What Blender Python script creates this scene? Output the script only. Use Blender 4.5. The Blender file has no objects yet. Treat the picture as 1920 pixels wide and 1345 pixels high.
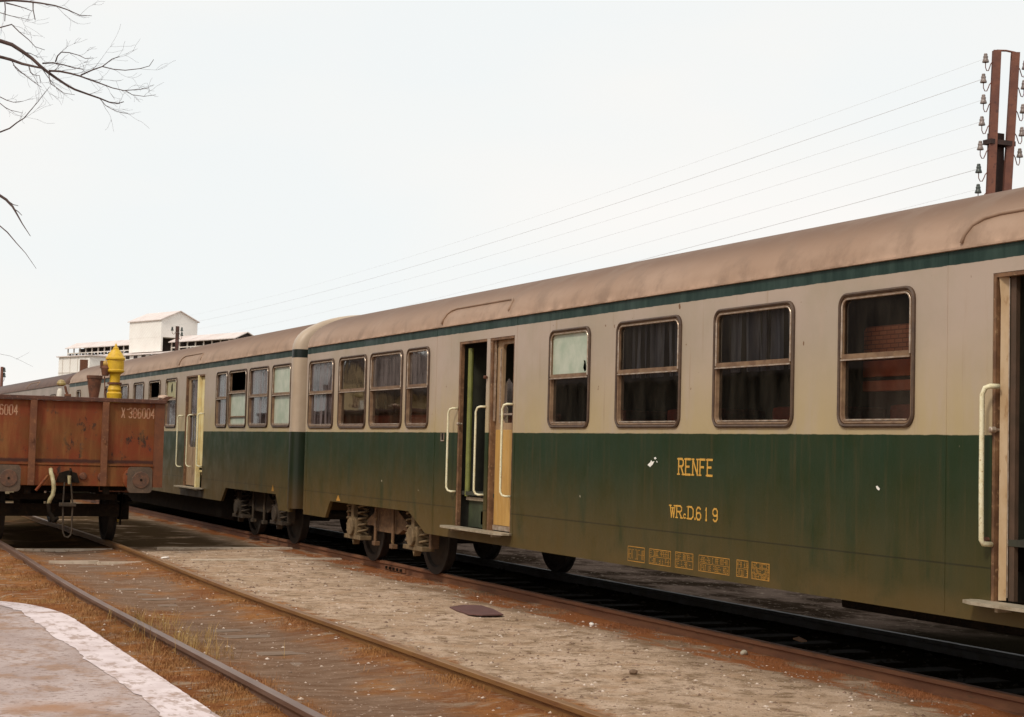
import bpy, bmesh, math, random
from mathutils import Vector, Matrix, noise as N
from math import radians as R_, sin, cos, pi, sqrt

C = bpy.context.scene.collection
S = bpy.context.scene
rnd = random.Random(7)

# ------------------------------------------------------------------ camera
EYE = 1.69
ROT = Matrix(((0.91132358, -0.04538216, -0.40918186),
              (-0.41090934, -0.03905702, -0.91083921),
              (0.02535443, 0.99820589, -0.05424154)))
cd = bpy.data.cameras.new('camera'); cam = bpy.data.objects.new('camera', cd); C.objects.link(cam)
cd.sensor_width = 36; cd.lens = 3090 / 1920 * 36; cd.clip_start = .1; cd.clip_end = 3000
cam.matrix_world = Matrix.Translation((0, 0, EYE)) @ ROT.to_4x4()
S.camera = cam

def ray(px, py):
    return ROT @ Vector((px - 960, -(py - 672.5), -3090))
def atY(px, py, Y):
    d = ray(px, py); return d * (Y / d.y) + Vector((0, 0, EYE))
def atX(px, py, X):
    d = ray(px, py); return d * (X / d.x) + Vector((0, 0, EYE))
def atZ(px, py, Z):
    d = ray(px, py); return d * ((Z - EYE) / d.z) + Vector((0, 0, EYE))

# ------------------------------------------------------------------ sky and sun
SUN_EL, SUN_AZ = R_(46), R_(238)      # azimuth clockwise from +Y: light from behind-left
w = bpy.data.worlds.new("World"); S.world = w; w.use_nodes = True
nt = w.node_tree; nt.nodes.clear()
out = nt.nodes.new('ShaderNodeOutputWorld'); bg = nt.nodes.new('ShaderNodeBackground'); bg2 = nt.nodes.new('ShaderNodeBackground')
sky = nt.nodes.new('ShaderNodeTexSky'); sky.sky_type = 'NISHITA'; sky.sun_disc = False
sky.sun_elevation = SUN_EL; sky.sun_rotation = SUN_AZ; bg.inputs[1].default_value = .10
nt.links.new(sky.outputs[0], bg.inputs[0])
tc = nt.nodes.new('ShaderNodeTexCoord'); mp = nt.nodes.new('ShaderNodeMapping'); mp.inputs['Scale'].default_value = (1, 1, 3.2); mp.inputs['Location'].default_value = (.4, .1, .2)
ns = nt.nodes.new('ShaderNodeTexNoise'); ns.inputs['Scale'].default_value = 2.1; ns.inputs['Detail'].default_value = 4; ns.inputs['Roughness'].default_value = .45
rp = nt.nodes.new('ShaderNodeValToRGB')
rp.color_ramp.elements[0].position = .38; rp.color_ramp.elements[0].color = (.885, .91, .905, 1)
rp.color_ramp.elements[1].position = .62; rp.color_ramp.elements[1].color = (.965, .935, .90, 1)
e = rp.color_ramp.elements.new(.5); e.color = (.925, .92, .895, 1)
bg2.inputs[1].default_value = 1.04
mx = nt.nodes.new('ShaderNodeMixShader'); mx.inputs[0].default_value = .96
nt.links.new(tc.outputs['Generated'], mp.inputs[0]); nt.links.new(mp.outputs[0], ns.inputs[0]); nt.links.new(ns.outputs[0], rp.inputs[0])
nt.links.new(rp.outputs[0], bg2.inputs[0]); nt.links.new(bg.outputs[0], mx.inputs[1]); nt.links.new(bg2.outputs[0], mx.inputs[2])
nt.links.new(mx.outputs[0], out.inputs[0])

sd = bpy.data.lights.new('sun', 'SUN'); sun = bpy.data.objects.new('sun', sd); C.objects.link(sun)
sd.energy = 2.0; sd.angle = R_(10); sd.color = (1, .93, .82)
to_sun = Vector((sin(SUN_AZ) * cos(SUN_EL), cos(SUN_AZ) * cos(SUN_EL), sin(SUN_EL)))
sun.rotation_euler = to_sun.to_track_quat('Z', 'Y').to_euler()

S.view_settings.view_transform = 'Standard'; S.view_settings.look = 'None'
S.view_settings.exposure = 0; S.view_settings.gamma = 1

# ------------------------------------------------------------------ materials
class NB:
    """small node builder"""
    def __init__(s, name):
        s.m = bpy.data.materials.new(name); s.m.use_nodes = True
        s.t = s.m.node_tree; s.t.nodes.clear()
        s.o = s.n('ShaderNodeOutputMaterial')
    def n(s, t, **k):
        x = s.t.nodes.new(t)
        for a, b in k.items(): setattr(x, a, b)
        return x
    def l(s, a, b): s.t.links.new(a, b)
    def put(s, sock, v):
        if isinstance(v, bpy.types.NodeSocket): s.l(v, sock)
        elif v is not None:
            if hasattr(sock.default_value, '__len__') and not hasattr(v, '__len__'): sock.default_value = (v,) * len(sock.default_value)
            elif hasattr(v, '__len__') and len(v) == 3 and len(sock.default_value) == 4: sock.default_value = (*v, 1)
            else: sock.default_value = v
    def co(s):
        if not hasattr(s, '_co'): s._co = s.n('ShaderNodeTexCoord').outputs['Object']
        return s._co
    def xyz(s):
        x = s.n('ShaderNodeSeparateXYZ'); s.l(s.co(), x.inputs[0]); return x.outputs
    def noise(s, scale=5, detail=4, rough=.55, stretch=(1, 1, 1), off=(0, 0, 0), lo=None, hi=None):
        m = s.n('ShaderNodeMapping'); m.inputs['Scale'].default_value = stretch; m.inputs['Location'].default_value = off
        s.l(s.co(), m.inputs[0])
        x = s.n('ShaderNodeTexNoise'); x.inputs['Scale'].default_value = scale; x.inputs['Detail'].default_value = detail; x.inputs['Roughness'].default_value = rough
        s.l(m.outputs[0], x.inputs[0])
        return x.outputs[0] if lo is None else s.rng(x.outputs[0], lo, hi)
    def rng(s, v, a, b, c=0., d=1.):
        x = s.n('ShaderNodeMapRange'); x.interpolation_type = 'SMOOTHSTEP' if (c, d) == (0., 1.) else 'LINEAR'
        s.put(x.inputs[0], v); x.inputs[1].default_value = a; x.inputs[2].default_value = b; x.inputs[3].default_value = c; x.inputs[4].default_value = d
        return x.outputs[0]
    def math(s, op, a, b=None, clamp=False):
        x = s.n('ShaderNodeMath', operation=op, use_clamp=clamp); s.put(x.inputs[0], a)
        if b is not None: s.put(x.inputs[1], b)
        return x.outputs[0]
    def mix(s, f, a, b):
        x = s.n('ShaderNodeMix', data_type='RGBA'); s.put(x.inputs[0], f); s.put(x.inputs[6], a); s.put(x.inputs[7], b); return x.outputs[2]
    def bump(s, h, strength=.3, dist=.02):
        x = s.n('ShaderNodeBump'); x.inputs['Strength'].default_value = strength; x.inputs['Distance'].default_value = dist; s.l(h, x.inputs['Height']); return x.outputs[0]
    def done(s, col, rough=.6, metal=0, normal=None, spec=None):
        p = s.n('ShaderNodeBsdfPrincipled'); s.put(p.inputs['Base Color'], col); s.put(p.inputs['Roughness'], rough); s.put(p.inputs['Metallic'], metal)
        if spec is not None: p.inputs['Specular IOR Level'].default_value = spec
        if normal is not None: s.l(normal, p.inputs['Normal'])
        s.l(p.outputs[0], s.o.inputs[0]); return s.m

def mottled(name, a, b, scale=6, rough=.7, metal=0, stretch=(1, 1, 1), bump=.2, dist=.01, c=None, lo=.35, hi=.65, spec=None):
    k = NB(name)
    f = k.noise(scale, 6, .6, stretch, lo=lo, hi=hi)
    col = k.mix(f, a, b)
    if c: col = k.mix(k.noise(scale * 3.3, 5, .6, stretch, off=(3, 1, 7), lo=.56, hi=.7), col, c)
    h = k.noise(scale * 8, 5, .6, stretch)
    return k.done(col, rough, metal, k.bump(h, bump, dist), spec)

M = {}
def coach_paint():
    k = NB('coach_paint'); x, y, z = k.xyz()
    edge = k.math('MULTIPLY', k.math('SUBTRACT', k.noise(9, 3), .5), .012)
    zz = k.math('ADD', z, edge)
    up = k.mix(k.noise(1.1, 5, .6, lo=.35, hi=.7), (.425, .335, .27), (.37, .30, .225))
    up = k.mix(k.math('MULTIPLY', k.noise(3.2, 5, .6, (1, 3, .35), lo=.5, hi=.85), .4), up, (.42, .315, .24))
    # ochre dust gathered above the waist line and below windows
    dust = k.math('MULTIPLY', k.rng(z, 2.8, 1.86), k.noise(1.5, 4, .6, (1, 2, .5), lo=.15, hi=.6))
    up = k.mix(k.math('MULTIPLY', dust, .75), up, (.41, .315, .15))
    up = k.mix(k.noise(9, 3, .5, (1, 1.2, 1), off=(5, 8, 2), lo=.735, hi=.76), up, (.16, .085, .04))
    up = k.mix(k.math('MULTIPLY', k.noise(2.6, 4, .6, (1, 5, .22), off=(3, 3, 1), lo=.60, hi=.75), .45), up, (.27, .18, .10))
    gr = k.mix(k.noise(1.3, 5, .6, (1, 1.5, .6), off=(2, 4, 1), lo=.35, hi=.7), (.0115, .029, .010), (.018, .029, .008))
    gr = k.mix(k.noise(4, 4, .6, (1, 4, .25), lo=.5, hi=.8), gr, (.040, .038, .013))
    # mud and brake dust on the lower panels
    far = k.rng(y, 9, 21, .45, 1.0)
    dirt = k.math('MULTIPLY', k.rng(z, 1.75, .60), k.noise(2.3, 5, .65, (1, 1.6, .45), off=(5, 5, 5), lo=.12, hi=.55))
    dirt = k.math('MULTIPLY', dirt, far)
    dirt2 = k.math('MULTIPLY', k.rng(z, .98, .6), k.noise(2.1, 4, .6, (1, 1, 1), off=(9, 1, 3), lo=.1, hi=.5))
    dirt = k.math('MAXIMUM', dirt, k.math('MULTIPLY', dirt2, .8))
    gr = k.mix(k.math('MULTIPLY', dirt, .95), gr, (.108, .066, .021))
    # panel seam
    seam = k.math('MULTIPLY', k.rng(k.math('ABSOLUTE', k.math('SUBTRACT', z, .945)), .009, .003), .6)
    gr = k.mix(seam, gr, (.012, .011, .006))
    # chipped paint specks
    chips = k.noise(7, 2, .4, off=(8, 2, 2), lo=.79, hi=.81)
    gr = k.mix(chips, gr, (.40, .34, .24))
    isg = k.rng(zz, 1.868, 1.860)
    band = k.math('MULTIPLY', k.rng(zz, 3.085, 3.090), 1.0)
    bandc = k.mix(k.noise(5, 4, .6, (1, 2, .3), lo=.3, hi=.8), (.008, .026, .020), (.032, .060, .048))
    col = k.mix(isg, up, gr); col = k.mix(band, col, bandc)
    rg = k.rng(k.noise(3, 5), .3, .7, .38, .62)
    h = k.math('ADD', k.noise(1.3, 2, .5, (1, 1, .8)), k.math('MULTIPLY', k.noise(60, 3), .02))
    return k.done(col, rg, 0, k.bump(h, .6, .035), .26)
M['paint'] = coach_paint()
def grey_paint():
    k = NB('grey_coach_paint'); x, y, z = k.xyz()
    return k.done(k.mix(k.noise(1.1, 5, .6, lo=.35, hi=.7), (.40, .33, .29), (.33, .27, .23)), .5, 0, None, .25)
M['paint_grey'] = grey_paint()
def end_paint():
    k = NB('end_band_paint'); x, y, z = k.xyz()
    c = k.mix(k.noise(2, 5, .6, lo=.35, hi=.7), (.45, .35, .255), (.39, .295, .21))
    c = k.mix(k.rng(z, 1.868, 1.862), c, k.mix(k.rng(z, 1.3, .6), (.012, .020, .009), (.06, .035, .012)))
    b = k.math('MULTIPLY', k.rng(z, 3.06, 3.065), k.rng(z, 3.20, 3.195)); c = k.mix(b, c, (.006, .012, .009))
    return k.done(c, .42, 0, None, .35)
M['paint_end'] = end_paint()

def roof_mat(name, a, b, soot):
    k = NB(name); x, y, z = k.xyz()
    col = k.mix(k.noise(1.2, 5, .6, (1, .5, 1), lo=.3, hi=.7), a, b)
    t = k.math('MULTIPLY', k.rng(z, 3.26, 3.62), k.noise(1.1, 3, .5, (1, .25, 1), lo=-.1, hi=.42))
    col = k.mix(t, col, soot)
    col = k.mix(k.math('MULTIPLY', k.rng(z, 3.30, 3.19), k.noise(6, 4, .6, (1, 1, 1), lo=.35, hi=.7)), col, [c * 1.2 for c in a])
    col = k.mix(k.math('MULTIPLY', k.noise(2.2, 5, .65, (1, 1.2, 1), off=(4, 4, 4), lo=.45, hi=.7), .6), col, [c * .6 for c in b])
    return k.done(col, .6, 0, k.bump(k.noise(1.2, 2), .25, .03), .25)
M['roof'] = roof_mat('roof_dust', (.41, .28, .20), (.34, .22, .148), (.15, .078, .042))
M['roof_brown'] = roof_mat('roof_rust_brown', (.15, .085, .062), (.12, .068, .05), (.08, .045, .035))
M['frame'] = mottled('window_frame', (.155, .085, .045), (.25, .155, .085), 9, .5, .2, bump=.15)
M['rubber'] = mottled('window_gasket', (.055, .03, .018), (.085, .048, .026), 12, .6)
M['bright'] = mottled('worn_aluminium', (.62, .52, .42), (.42, .30, .21), 14, .35, .6)
M['rustpost'] = mottled('rusty_door_post', (.20, .10, .045), (.10, .045, .02), 7, .6, c=(.30, .18, .09))
M['tan'] = mottled('tan_door_leaf', (.52, .30, .085), (.42, .23, .06), 4, .5, 0, (1, 4, .4), c=(.50, .33, .14))
M['tanb'] = mottled('weathered_door_leaf', (.38, .26, .15), (.29, .175, .09), 6, .55, 0, (1, 3, .5))
M['cream'] = mottled('cream_enamel', (.78, .72, .50), (.70, .62, .38), 18, .4, bump=.3, c=(.45, .33, .16), lo=.4, hi=.7)
M['cream2'] = mottled('cream_door_leaf', (.80, .68, .36), (.72, .55, .24), 4, .5)
M['step'] = mottled('worn_step_metal', (.45, .38, .28), (.30, .24, .16), 9, .5, .3)
M['black'] = mottled('underframe_black', (.011, .008, .006), (.022, .015, .009), 6, .9, c=(.035, .02, .01), spec=.15)
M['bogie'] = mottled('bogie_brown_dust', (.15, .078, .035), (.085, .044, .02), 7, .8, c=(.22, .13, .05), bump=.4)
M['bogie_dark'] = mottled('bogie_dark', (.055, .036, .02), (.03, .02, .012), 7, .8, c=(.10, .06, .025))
M['spring'] = mottled('spring_dust', (.19, .125, .06), (.11, .07, .032), 9, .8)
M['wheel'] = mottled('wheel_iron', (.028, .019, .012), (.015, .010, .007), 8, .75, 0)
M['tread'] = mottled('wheel_tread', (.16, .13, .10), (.09, .07, .05), 8, .35, .7)
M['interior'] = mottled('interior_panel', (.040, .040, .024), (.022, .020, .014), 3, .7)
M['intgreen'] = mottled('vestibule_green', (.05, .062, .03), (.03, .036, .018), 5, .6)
M['pole'] = mottled('olive_handrail', (.20, .21, .05), (.15, .155, .04), 5, .4)
M['redseat'] = mottled('dark_red_upholstery', (.34, .045, .025), (.20, .03, .018), 8, .8)
M['curtain'] = mottled('grey_curtain', (.30, .32, .38), (.12, .125, .16), 5, .9, 0, (1, 3.5, .15))
M['yellow'] = mottled('yellow_paint', (.72, .44, .02), (.62, .36, .015), 8, .45, c=(.5, .26, .02))
M['rust'] = mottled('rust', (.17, .06, .028), (.09, .035, .018), 8, .8, c=(.24, .10, .04), bump=.5)
M['hose'] = mottled('pale_rubber_hose', (.50, .44, .26), (.33, .28, .14), 9, .6)
M['white'] = mottled('white_plaster', (.74, .68, .58), (.60, .52, .42), 8, .6)
M['letter'] = mottled('yellow_lettering', (.66, .36, .055), (.52, .27, .045), 24, .5, bump=.1, c=(.30, .17, .04))
M['faded'] = mottled('faded_lettering', (.46, .22, .032), (.33, .16, .026), 12, .6, bump=.05, lo=.35, hi=.7)
M['fadedred'] = mottled('faded_red_lettering', (.26, .07, .025), (.16, .07, .025), 30, .6, bump=.05, lo=.4, hi=.6)
M['wletter'] = mottled('faded_wagon_lettering', (.44, .24, .14), (.30, .11, .05), 22, .6, bump=.05, lo=.45, hi=.62)

def brick_panel():
    k = NB('brick_patterned_panel'); bt = k.n('ShaderNodeTexBrick'); bt.inputs['Scale'].default_value = 1.0
    bt.inputs['Brick Width'].default_value = .10; bt.inputs['Row Height'].default_value = .035; bt.inputs['Mortar Size'].default_value = .004
    bt.inputs['Color1'].default_value = (.85, .30, .15, 1); bt.inputs['Color2'].default_value = (.72, .24, .12, 1); bt.inputs['Mortar'].default_value = (.35, .12, .07, 1)
    mm = k.n('ShaderNodeCombineXYZ'); x, y, z = k.xyz(); k.l(y, mm.inputs[0]); k.l(z, mm.inputs[1]); k.l(mm.outputs[0], bt.inputs[0])
    return k.done(bt.outputs[0], .6)
M['brickpanel'] = brick_panel(); M['orangepanel'] = mottled('orange_red_panel', (.72, .20, .09), (.55, .14, .07), 4, .5)
def wagon_mat():
    k = NB('wagon_red_oxide'); x, y, z = k.xyz()
    c = k.mix(k.noise(2.2, 6, .6, lo=.35, hi=.7), (.19, .038, .011), (.155, .056, .014))
    c = k.mix(k.noise(4.0, 6, .7, (1, 1, .7), off=(1, 2, 3), lo=.58, hi=.66), c, (.032, .017, .013))
    c = k.mix(k.noise(7, 6, .7, (1, 1, .8), off=(7, 2, 3), lo=.6, hi=.7), c, (.06, .03, .025))
    c = k.mix(k.math('MULTIPLY', k.noise(3, 5, .6, (2, 1, .3), lo=.45, hi=.7), .6), c, (.26, .115, .033))
    c = k.mix(k.rng(k.math('ABSOLUTE', k.math('SUBTRACT', k.math('ADD', z, k.math('MULTIPLY', k.noise(8), .04)), 1.335)), .045, .01), c, (.06, .02, .012))
    return k.done(c, .68, 0, k.bump(k.math('ADD', k.noise(2.2, 2), k.math('MULTIPLY', k.noise(30, 5), .15)), .5, .03), .3)
M['wagon'] = wagon_mat()

def glass(name, tint, dirt, drough=.04, streak=(1, 8, .5), dcol=(.32, .27, .20), gain=1.8):
    k = NB(name)
    tr = k.n('ShaderNodeBsdfTransparent'); tr.inputs[0].default_value = (*tint, 1)
    gl = k.n('ShaderNodeBsdfGlossy'); gl.inputs['Roughness'].default_value = drough; gl.inputs[0].default_value = (.95, .93, .9, 1)
    fr = k.n('ShaderNodeFresnel'); fr.inputs[0].default_value = 1.5
    b = k.bump(k.noise(2.2, 2), .08, .02); k.l(b, gl.inputs['Normal'])
    f = k.math('MULTIPLY', fr.outputs[0], gain, True)
    m1 = k.n('ShaderNodeMixShader'); k.l(f, m1.inputs[0]); k.l(tr.outputs[0], m1.inputs[1]); k.l(gl.outputs[0], m1.inputs[2])
    df = k.n('ShaderNodeBsdfDiffuse'); df.inputs[0].default_value = (*dcol, 1)
    m2 = k.n('ShaderNodeMixShader')
    k.l(k.math('MULTIPLY', k.noise(3, 5, .6, streak, lo=.3, hi=.75), dirt), m2.inputs[0]); k.l(m1.outputs[0], m2.inputs[1]); k.l(df.outputs[0], m2.inputs[2])
    k.l(m2.outputs[0], k.o.inputs[0]); return k.m
M['glass'] = glass('window_glass', (.68, .66, .62), .05, streak=(1, 2.2, .6))
M['glass2'] = glass('dusty_window_glass', (.50, .47, .43), .38, streak=(1, 3, .5), dcol=(.30, .25, .235), gain=2.4)
def frosted():
    k = NB('whitened_glass')
    c = k.mix(k.noise(4, 5, .6, lo=.3, hi=.7), (.34, .40, .30), (.50, .52, .42))
    return k.done(c, .35, 0, None, .5)
M['frost'] = frosted()
M['glass3'] = glass('dulled_reflection_glass', (.40, .36, .34), .75, streak=(1, 3, .5), dcol=(.235, .19, .185), gain=1.0)  # violet-grey diffuse film stands in for dull reflections of bare trees
def broken():
    k = NB('yellowed_panel'); c = k.mix(k.noise(5, 5, .6, lo=.3, hi=.7), (.36, .32, .15), (.42, .38, .24)); return k.done(c, .5)
M['yellowed'] = broken()

# ------------------------------------------------------------------ object helpers
def tag(o, label, cat, group=None, kind=None):
    if label: o['label'] = label
    if cat: o['category'] = cat
    if group: o['group'] = group
    if kind: o['kind'] = kind
    return o
def thing(name, loc, label, cat, group=None):
    o = bpy.data.objects.new(name, None); C.objects.link(o); o.location = loc; o.empty_display_size = .3
    return tag(o, label, cat, group)
def rootloc(p):
    v = Vector((0, 0, 0))
    while p is not None: v += p.location; p = p.parent
    return v
def obj(name, bm, mat, parent=None, smooth=False, label=None, recalc=True):
    """links a bmesh given in world coordinates as one mesh object"""
    if recalc: bmesh.ops.recalc_face_normals(bm, faces=bm.faces)
    me = bpy.data.meshes.new(name); bm.to_mesh(me); bm.free()
    for m in (mat if isinstance(mat, (list, tuple)) else [mat]): me.materials.append(m)
    if smooth:
        for p in me.polygons: p.use_smooth = True
    o = bpy.data.objects.new(name, me); C.objects.link(o)
    if parent is not None:
        o.parent = parent; o.location = -rootloc(parent)
    if label: o['label'] = label
    return o
def autosmooth(o, ang=35):
    me = o.data
    for p in me.polygons: p.use_smooth = True
    try: me.set_sharp_from_angle(angle=R_(ang))
    except Exception: pass
    return o
BM = bmesh.new
def box(bm, x0, x1, y0, y1, z0, z1, bev=0):
    if x0 > x1: x0, x1 = x1, x0
    if y0 > y1: y0, y1 = y1, y0
    if z0 > z1: z0, z1 = z1, z0
    v = [bm.verts.new(p) for p in ((x0, y0, z0), (x1, y0, z0), (x1, y1, z0), (x0, y1, z0), (x0, y0, z1), (x1, y0, z1), (x1, y1, z1), (x0, y1, z1))]
    fs = [bm.faces.new([v[i] for i in q]) for q in ((0, 3, 2, 1), (4, 5, 6, 7), (0, 1, 5, 4), (1, 2, 6, 5), (2, 3, 7, 6), (3, 0, 4, 7))]
    if bev:
        es = list({e for f in fs for e in f.edges})
        bmesh.ops.bevel(bm, geom=es, offset=bev, segments=2, affect='EDGES', profile=.6)
def tube(bm, pts, r, n=8, caps=True):
    pts = [Vector(p) for p in pts]; rs = r if hasattr(r, '__len__') else [r] * len(pts)
    rings = []; prev = None
    for i, p in enumerate(pts):
        t = (pts[min(i + 1, len(pts) - 1)] - pts[max(i - 1, 0)])
        if t.length < 1e-9: t = Vector((0, 0, 1))
        t.normalize()
        if prev is None:
            a = t.orthogonal().normalized()
        else:
            a = prev - t * prev.dot(t)
            a = a.normalized() if a.length > 1e-6 else t.orthogonal().normalized()
        prev = a; b = t.cross(a)
        rings.append([bm.verts.new(p + (a * cos(2 * pi * j / n) + b * sin(2 * pi * j / n)) * rs[i]) for j in range(n)])
    for i in range(len(rings) - 1):
        for j in range(n):
            bm.faces.new((rings[i][j], rings[i][(j + 1) % n], rings[i + 1][(j + 1) % n], rings[i + 1][j]))
    if caps:
        bm.faces.new(rings[0][::-1]); bm.faces.new(rings[-1])
def lathe(bm, prof, c, axis='z', n=20):
    """prof: (radius, height) list; closed with caps where radius > 0"""
    c = Vector(c); rings = []
    for r, h in prof:
        ring = []
        for j in range(n):
            a = 2 * pi * j / n; u, v = max(r, 1e-4) * cos(a), max(r, 1e-4) * sin(a)
            q = {'z': (u, v, h), 'x': (h, u, v), 'y': (u, h, v)}[axis]
            ring.append(bm.verts.new(c + Vector(q)))
        rings.append(ring)
    for i in range(len(rings) - 1):
        for j in range(n): bm.faces.new((rings[i][j], rings[i][(j + 1) % n], rings[i + 1][(j + 1) % n], rings[i + 1][j]))
    bm.faces.new(rings[0][::-1]); bm.faces.new(rings[-1])
def prism(bm, pts, d):
    """pts: planar 3d polygon, extruded by vector d"""
    d = Vector(d); a = [bm.verts.new(Vector(p)) for p in pts]; b = [bm.verts.new(Vector(p) + d) for p in pts]
    bm.faces.new(a); bm.faces.new(b[::-1]); n = len(a)
    for i in range(n): bm.faces.new((a[i], b[i], b[(i + 1) % n], a[(i + 1) % n]))
def rrect(y0, y1, z0, z1, r, n=5):
    if y0 > y1: y0, y1 = y1, y0
    r = min(r, (y1 - y0) / 2 - 1e-4, (z1 - z0) / 2 - 1e-4); r = max(r, 1e-4); P = []
    for cy, cz, a0 in ((y1 - r, z1 - r, 0), (y0 + r, z1 - r, 90), (y0 + r, z0 + r, 180), (y1 - r, z0 + r, 270)):
        for i in range(n + 1):
            a = R_(a0 + 90 * i / n); P.append((cy + r * cos(a), cz + r * sin(a)))
    return P
def ringloft(bm, rect, r, prof, closed=False, n=5):
    """prof: list of (inset, x) swept round a rounded rectangle in the YZ plane"""
    y0, y1, z0, z1 = rect; y0, y1 = min(y0, y1), max(y0, y1); L = []
    for d, x in prof:
        L.append([bm.verts.new((x, a, b)) for a, b in rrect(y0 + d, y1 - d, z0 + d, z1 - d, max(r - d, .008), n)])
    k = len(L[0]); seq = list(range(len(L)))
    if closed: seq.append(0)
    for i, j in zip(seq[:-1], seq[1:]):
        for m in range(k): bm.faces.new((L[i][m], L[i][(m + 1) % k], L[j][(m + 1) % k], L[j][m]))
def holed(bm, outer, holes, x, depth):
    """polygon in the YZ plane with holes, thickness depth along +X"""
    es = []
    for loop in [outer] + holes:
        v = [bm.verts.new((x, a, b)) for a, b in loop]
        es += [bm.edges.new((v[i], v[(i + 1) % len(v)])) for i in range(len(v))]
    g = bmesh.ops.triangle_fill(bm, use_beauty=True, use_dissolve=False, edges=es, normal=(1, 0, 0))
    fs = [f for f in g['geom'] if isinstance(f, bmesh.types.BMFace)]
    if not depth:
        bm.normal_update()
        for f in fs:
            if f.normal.x > 0: f.normal_flip()
    if depth:
        ex = bmesh.ops.extrude_face_region(bm, geom=fs)
        vs = [v for v in ex['geom'] if isinstance(v, bmesh.types.BMVert)]
        bmesh.ops.translate(bm, verts=vs, vec=(depth, 0, 0))

# ------------------------------------------------------------------ ground
RAIL_H = .15
T1, T2 = 4.07, 9.17           # track centre lines
def sm(a, b, t):
    t = max(0, min(1, (t - a) / (b - a))); return t * t * (3 - 2 * t)
def t1x(y): return T1 + .26 * sm(17, 29, y)
def ground_z(x, y):
    z = -.115
    z += .018 * N.noise(Vector((x * .8, y * .5, 0))) + .008 * N.noise(Vector((x * 3, y * 2.6, 5))) + .004 * N.noise(Vector((x * 11, y * 9, 2)))
    c = t1x(y)
    z -= .03 * max(0, 1 - abs(x - c) / .7)
    for rx in (c - .87, c + .87): z += .02 * math.exp(-((x - rx) / .22) ** 2)
    z -= .05 * sm(8.35, 8.7, x) * (1 - sm(9.5, 9.9, x))
    z -= .02 * math.exp(-((x - 8.02) / .25) ** 2)
    if x < 2.6: z -= .06 * sm(2.6, 2.4, x)
    if y > 60: z -= .0
    return z
def axis(segs):
    out = []
    for a, b, s in segs:
        n = max(1, int(round((b - a) / s)))
        out += [a + (b - a) * i / n for i in range(n)]
    return out + [segs[-1][1]]
xs = axis([(-1500, -200, 260), (-200, -20, 20), (-20, 1.5, 2.0), (1.5, 2.4, .15), (2.4, 10.6, .07), (10.6, 14, .3), (14, 40, 3), (40, 200, 20), (200, 1500, 260)])
ys = axis([(-600, -60, 90), (-60, 2, 6), (2, 5, .3), (5, 18, .10), (18, 34, .22), (34, 60, 1), (60, 200, 14), (200, 1800, 200)])
bm = BM(); grid = [[bm.verts.new((x, y, ground_z(x, y))) for x in xs] for y in ys]
for j in range(len(ys) - 1):
    for i in range(len(xs) - 1): bm.faces.new((grid[j][i], grid[j][i + 1], grid[j + 1][i + 1], grid[j + 1][i]))
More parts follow.
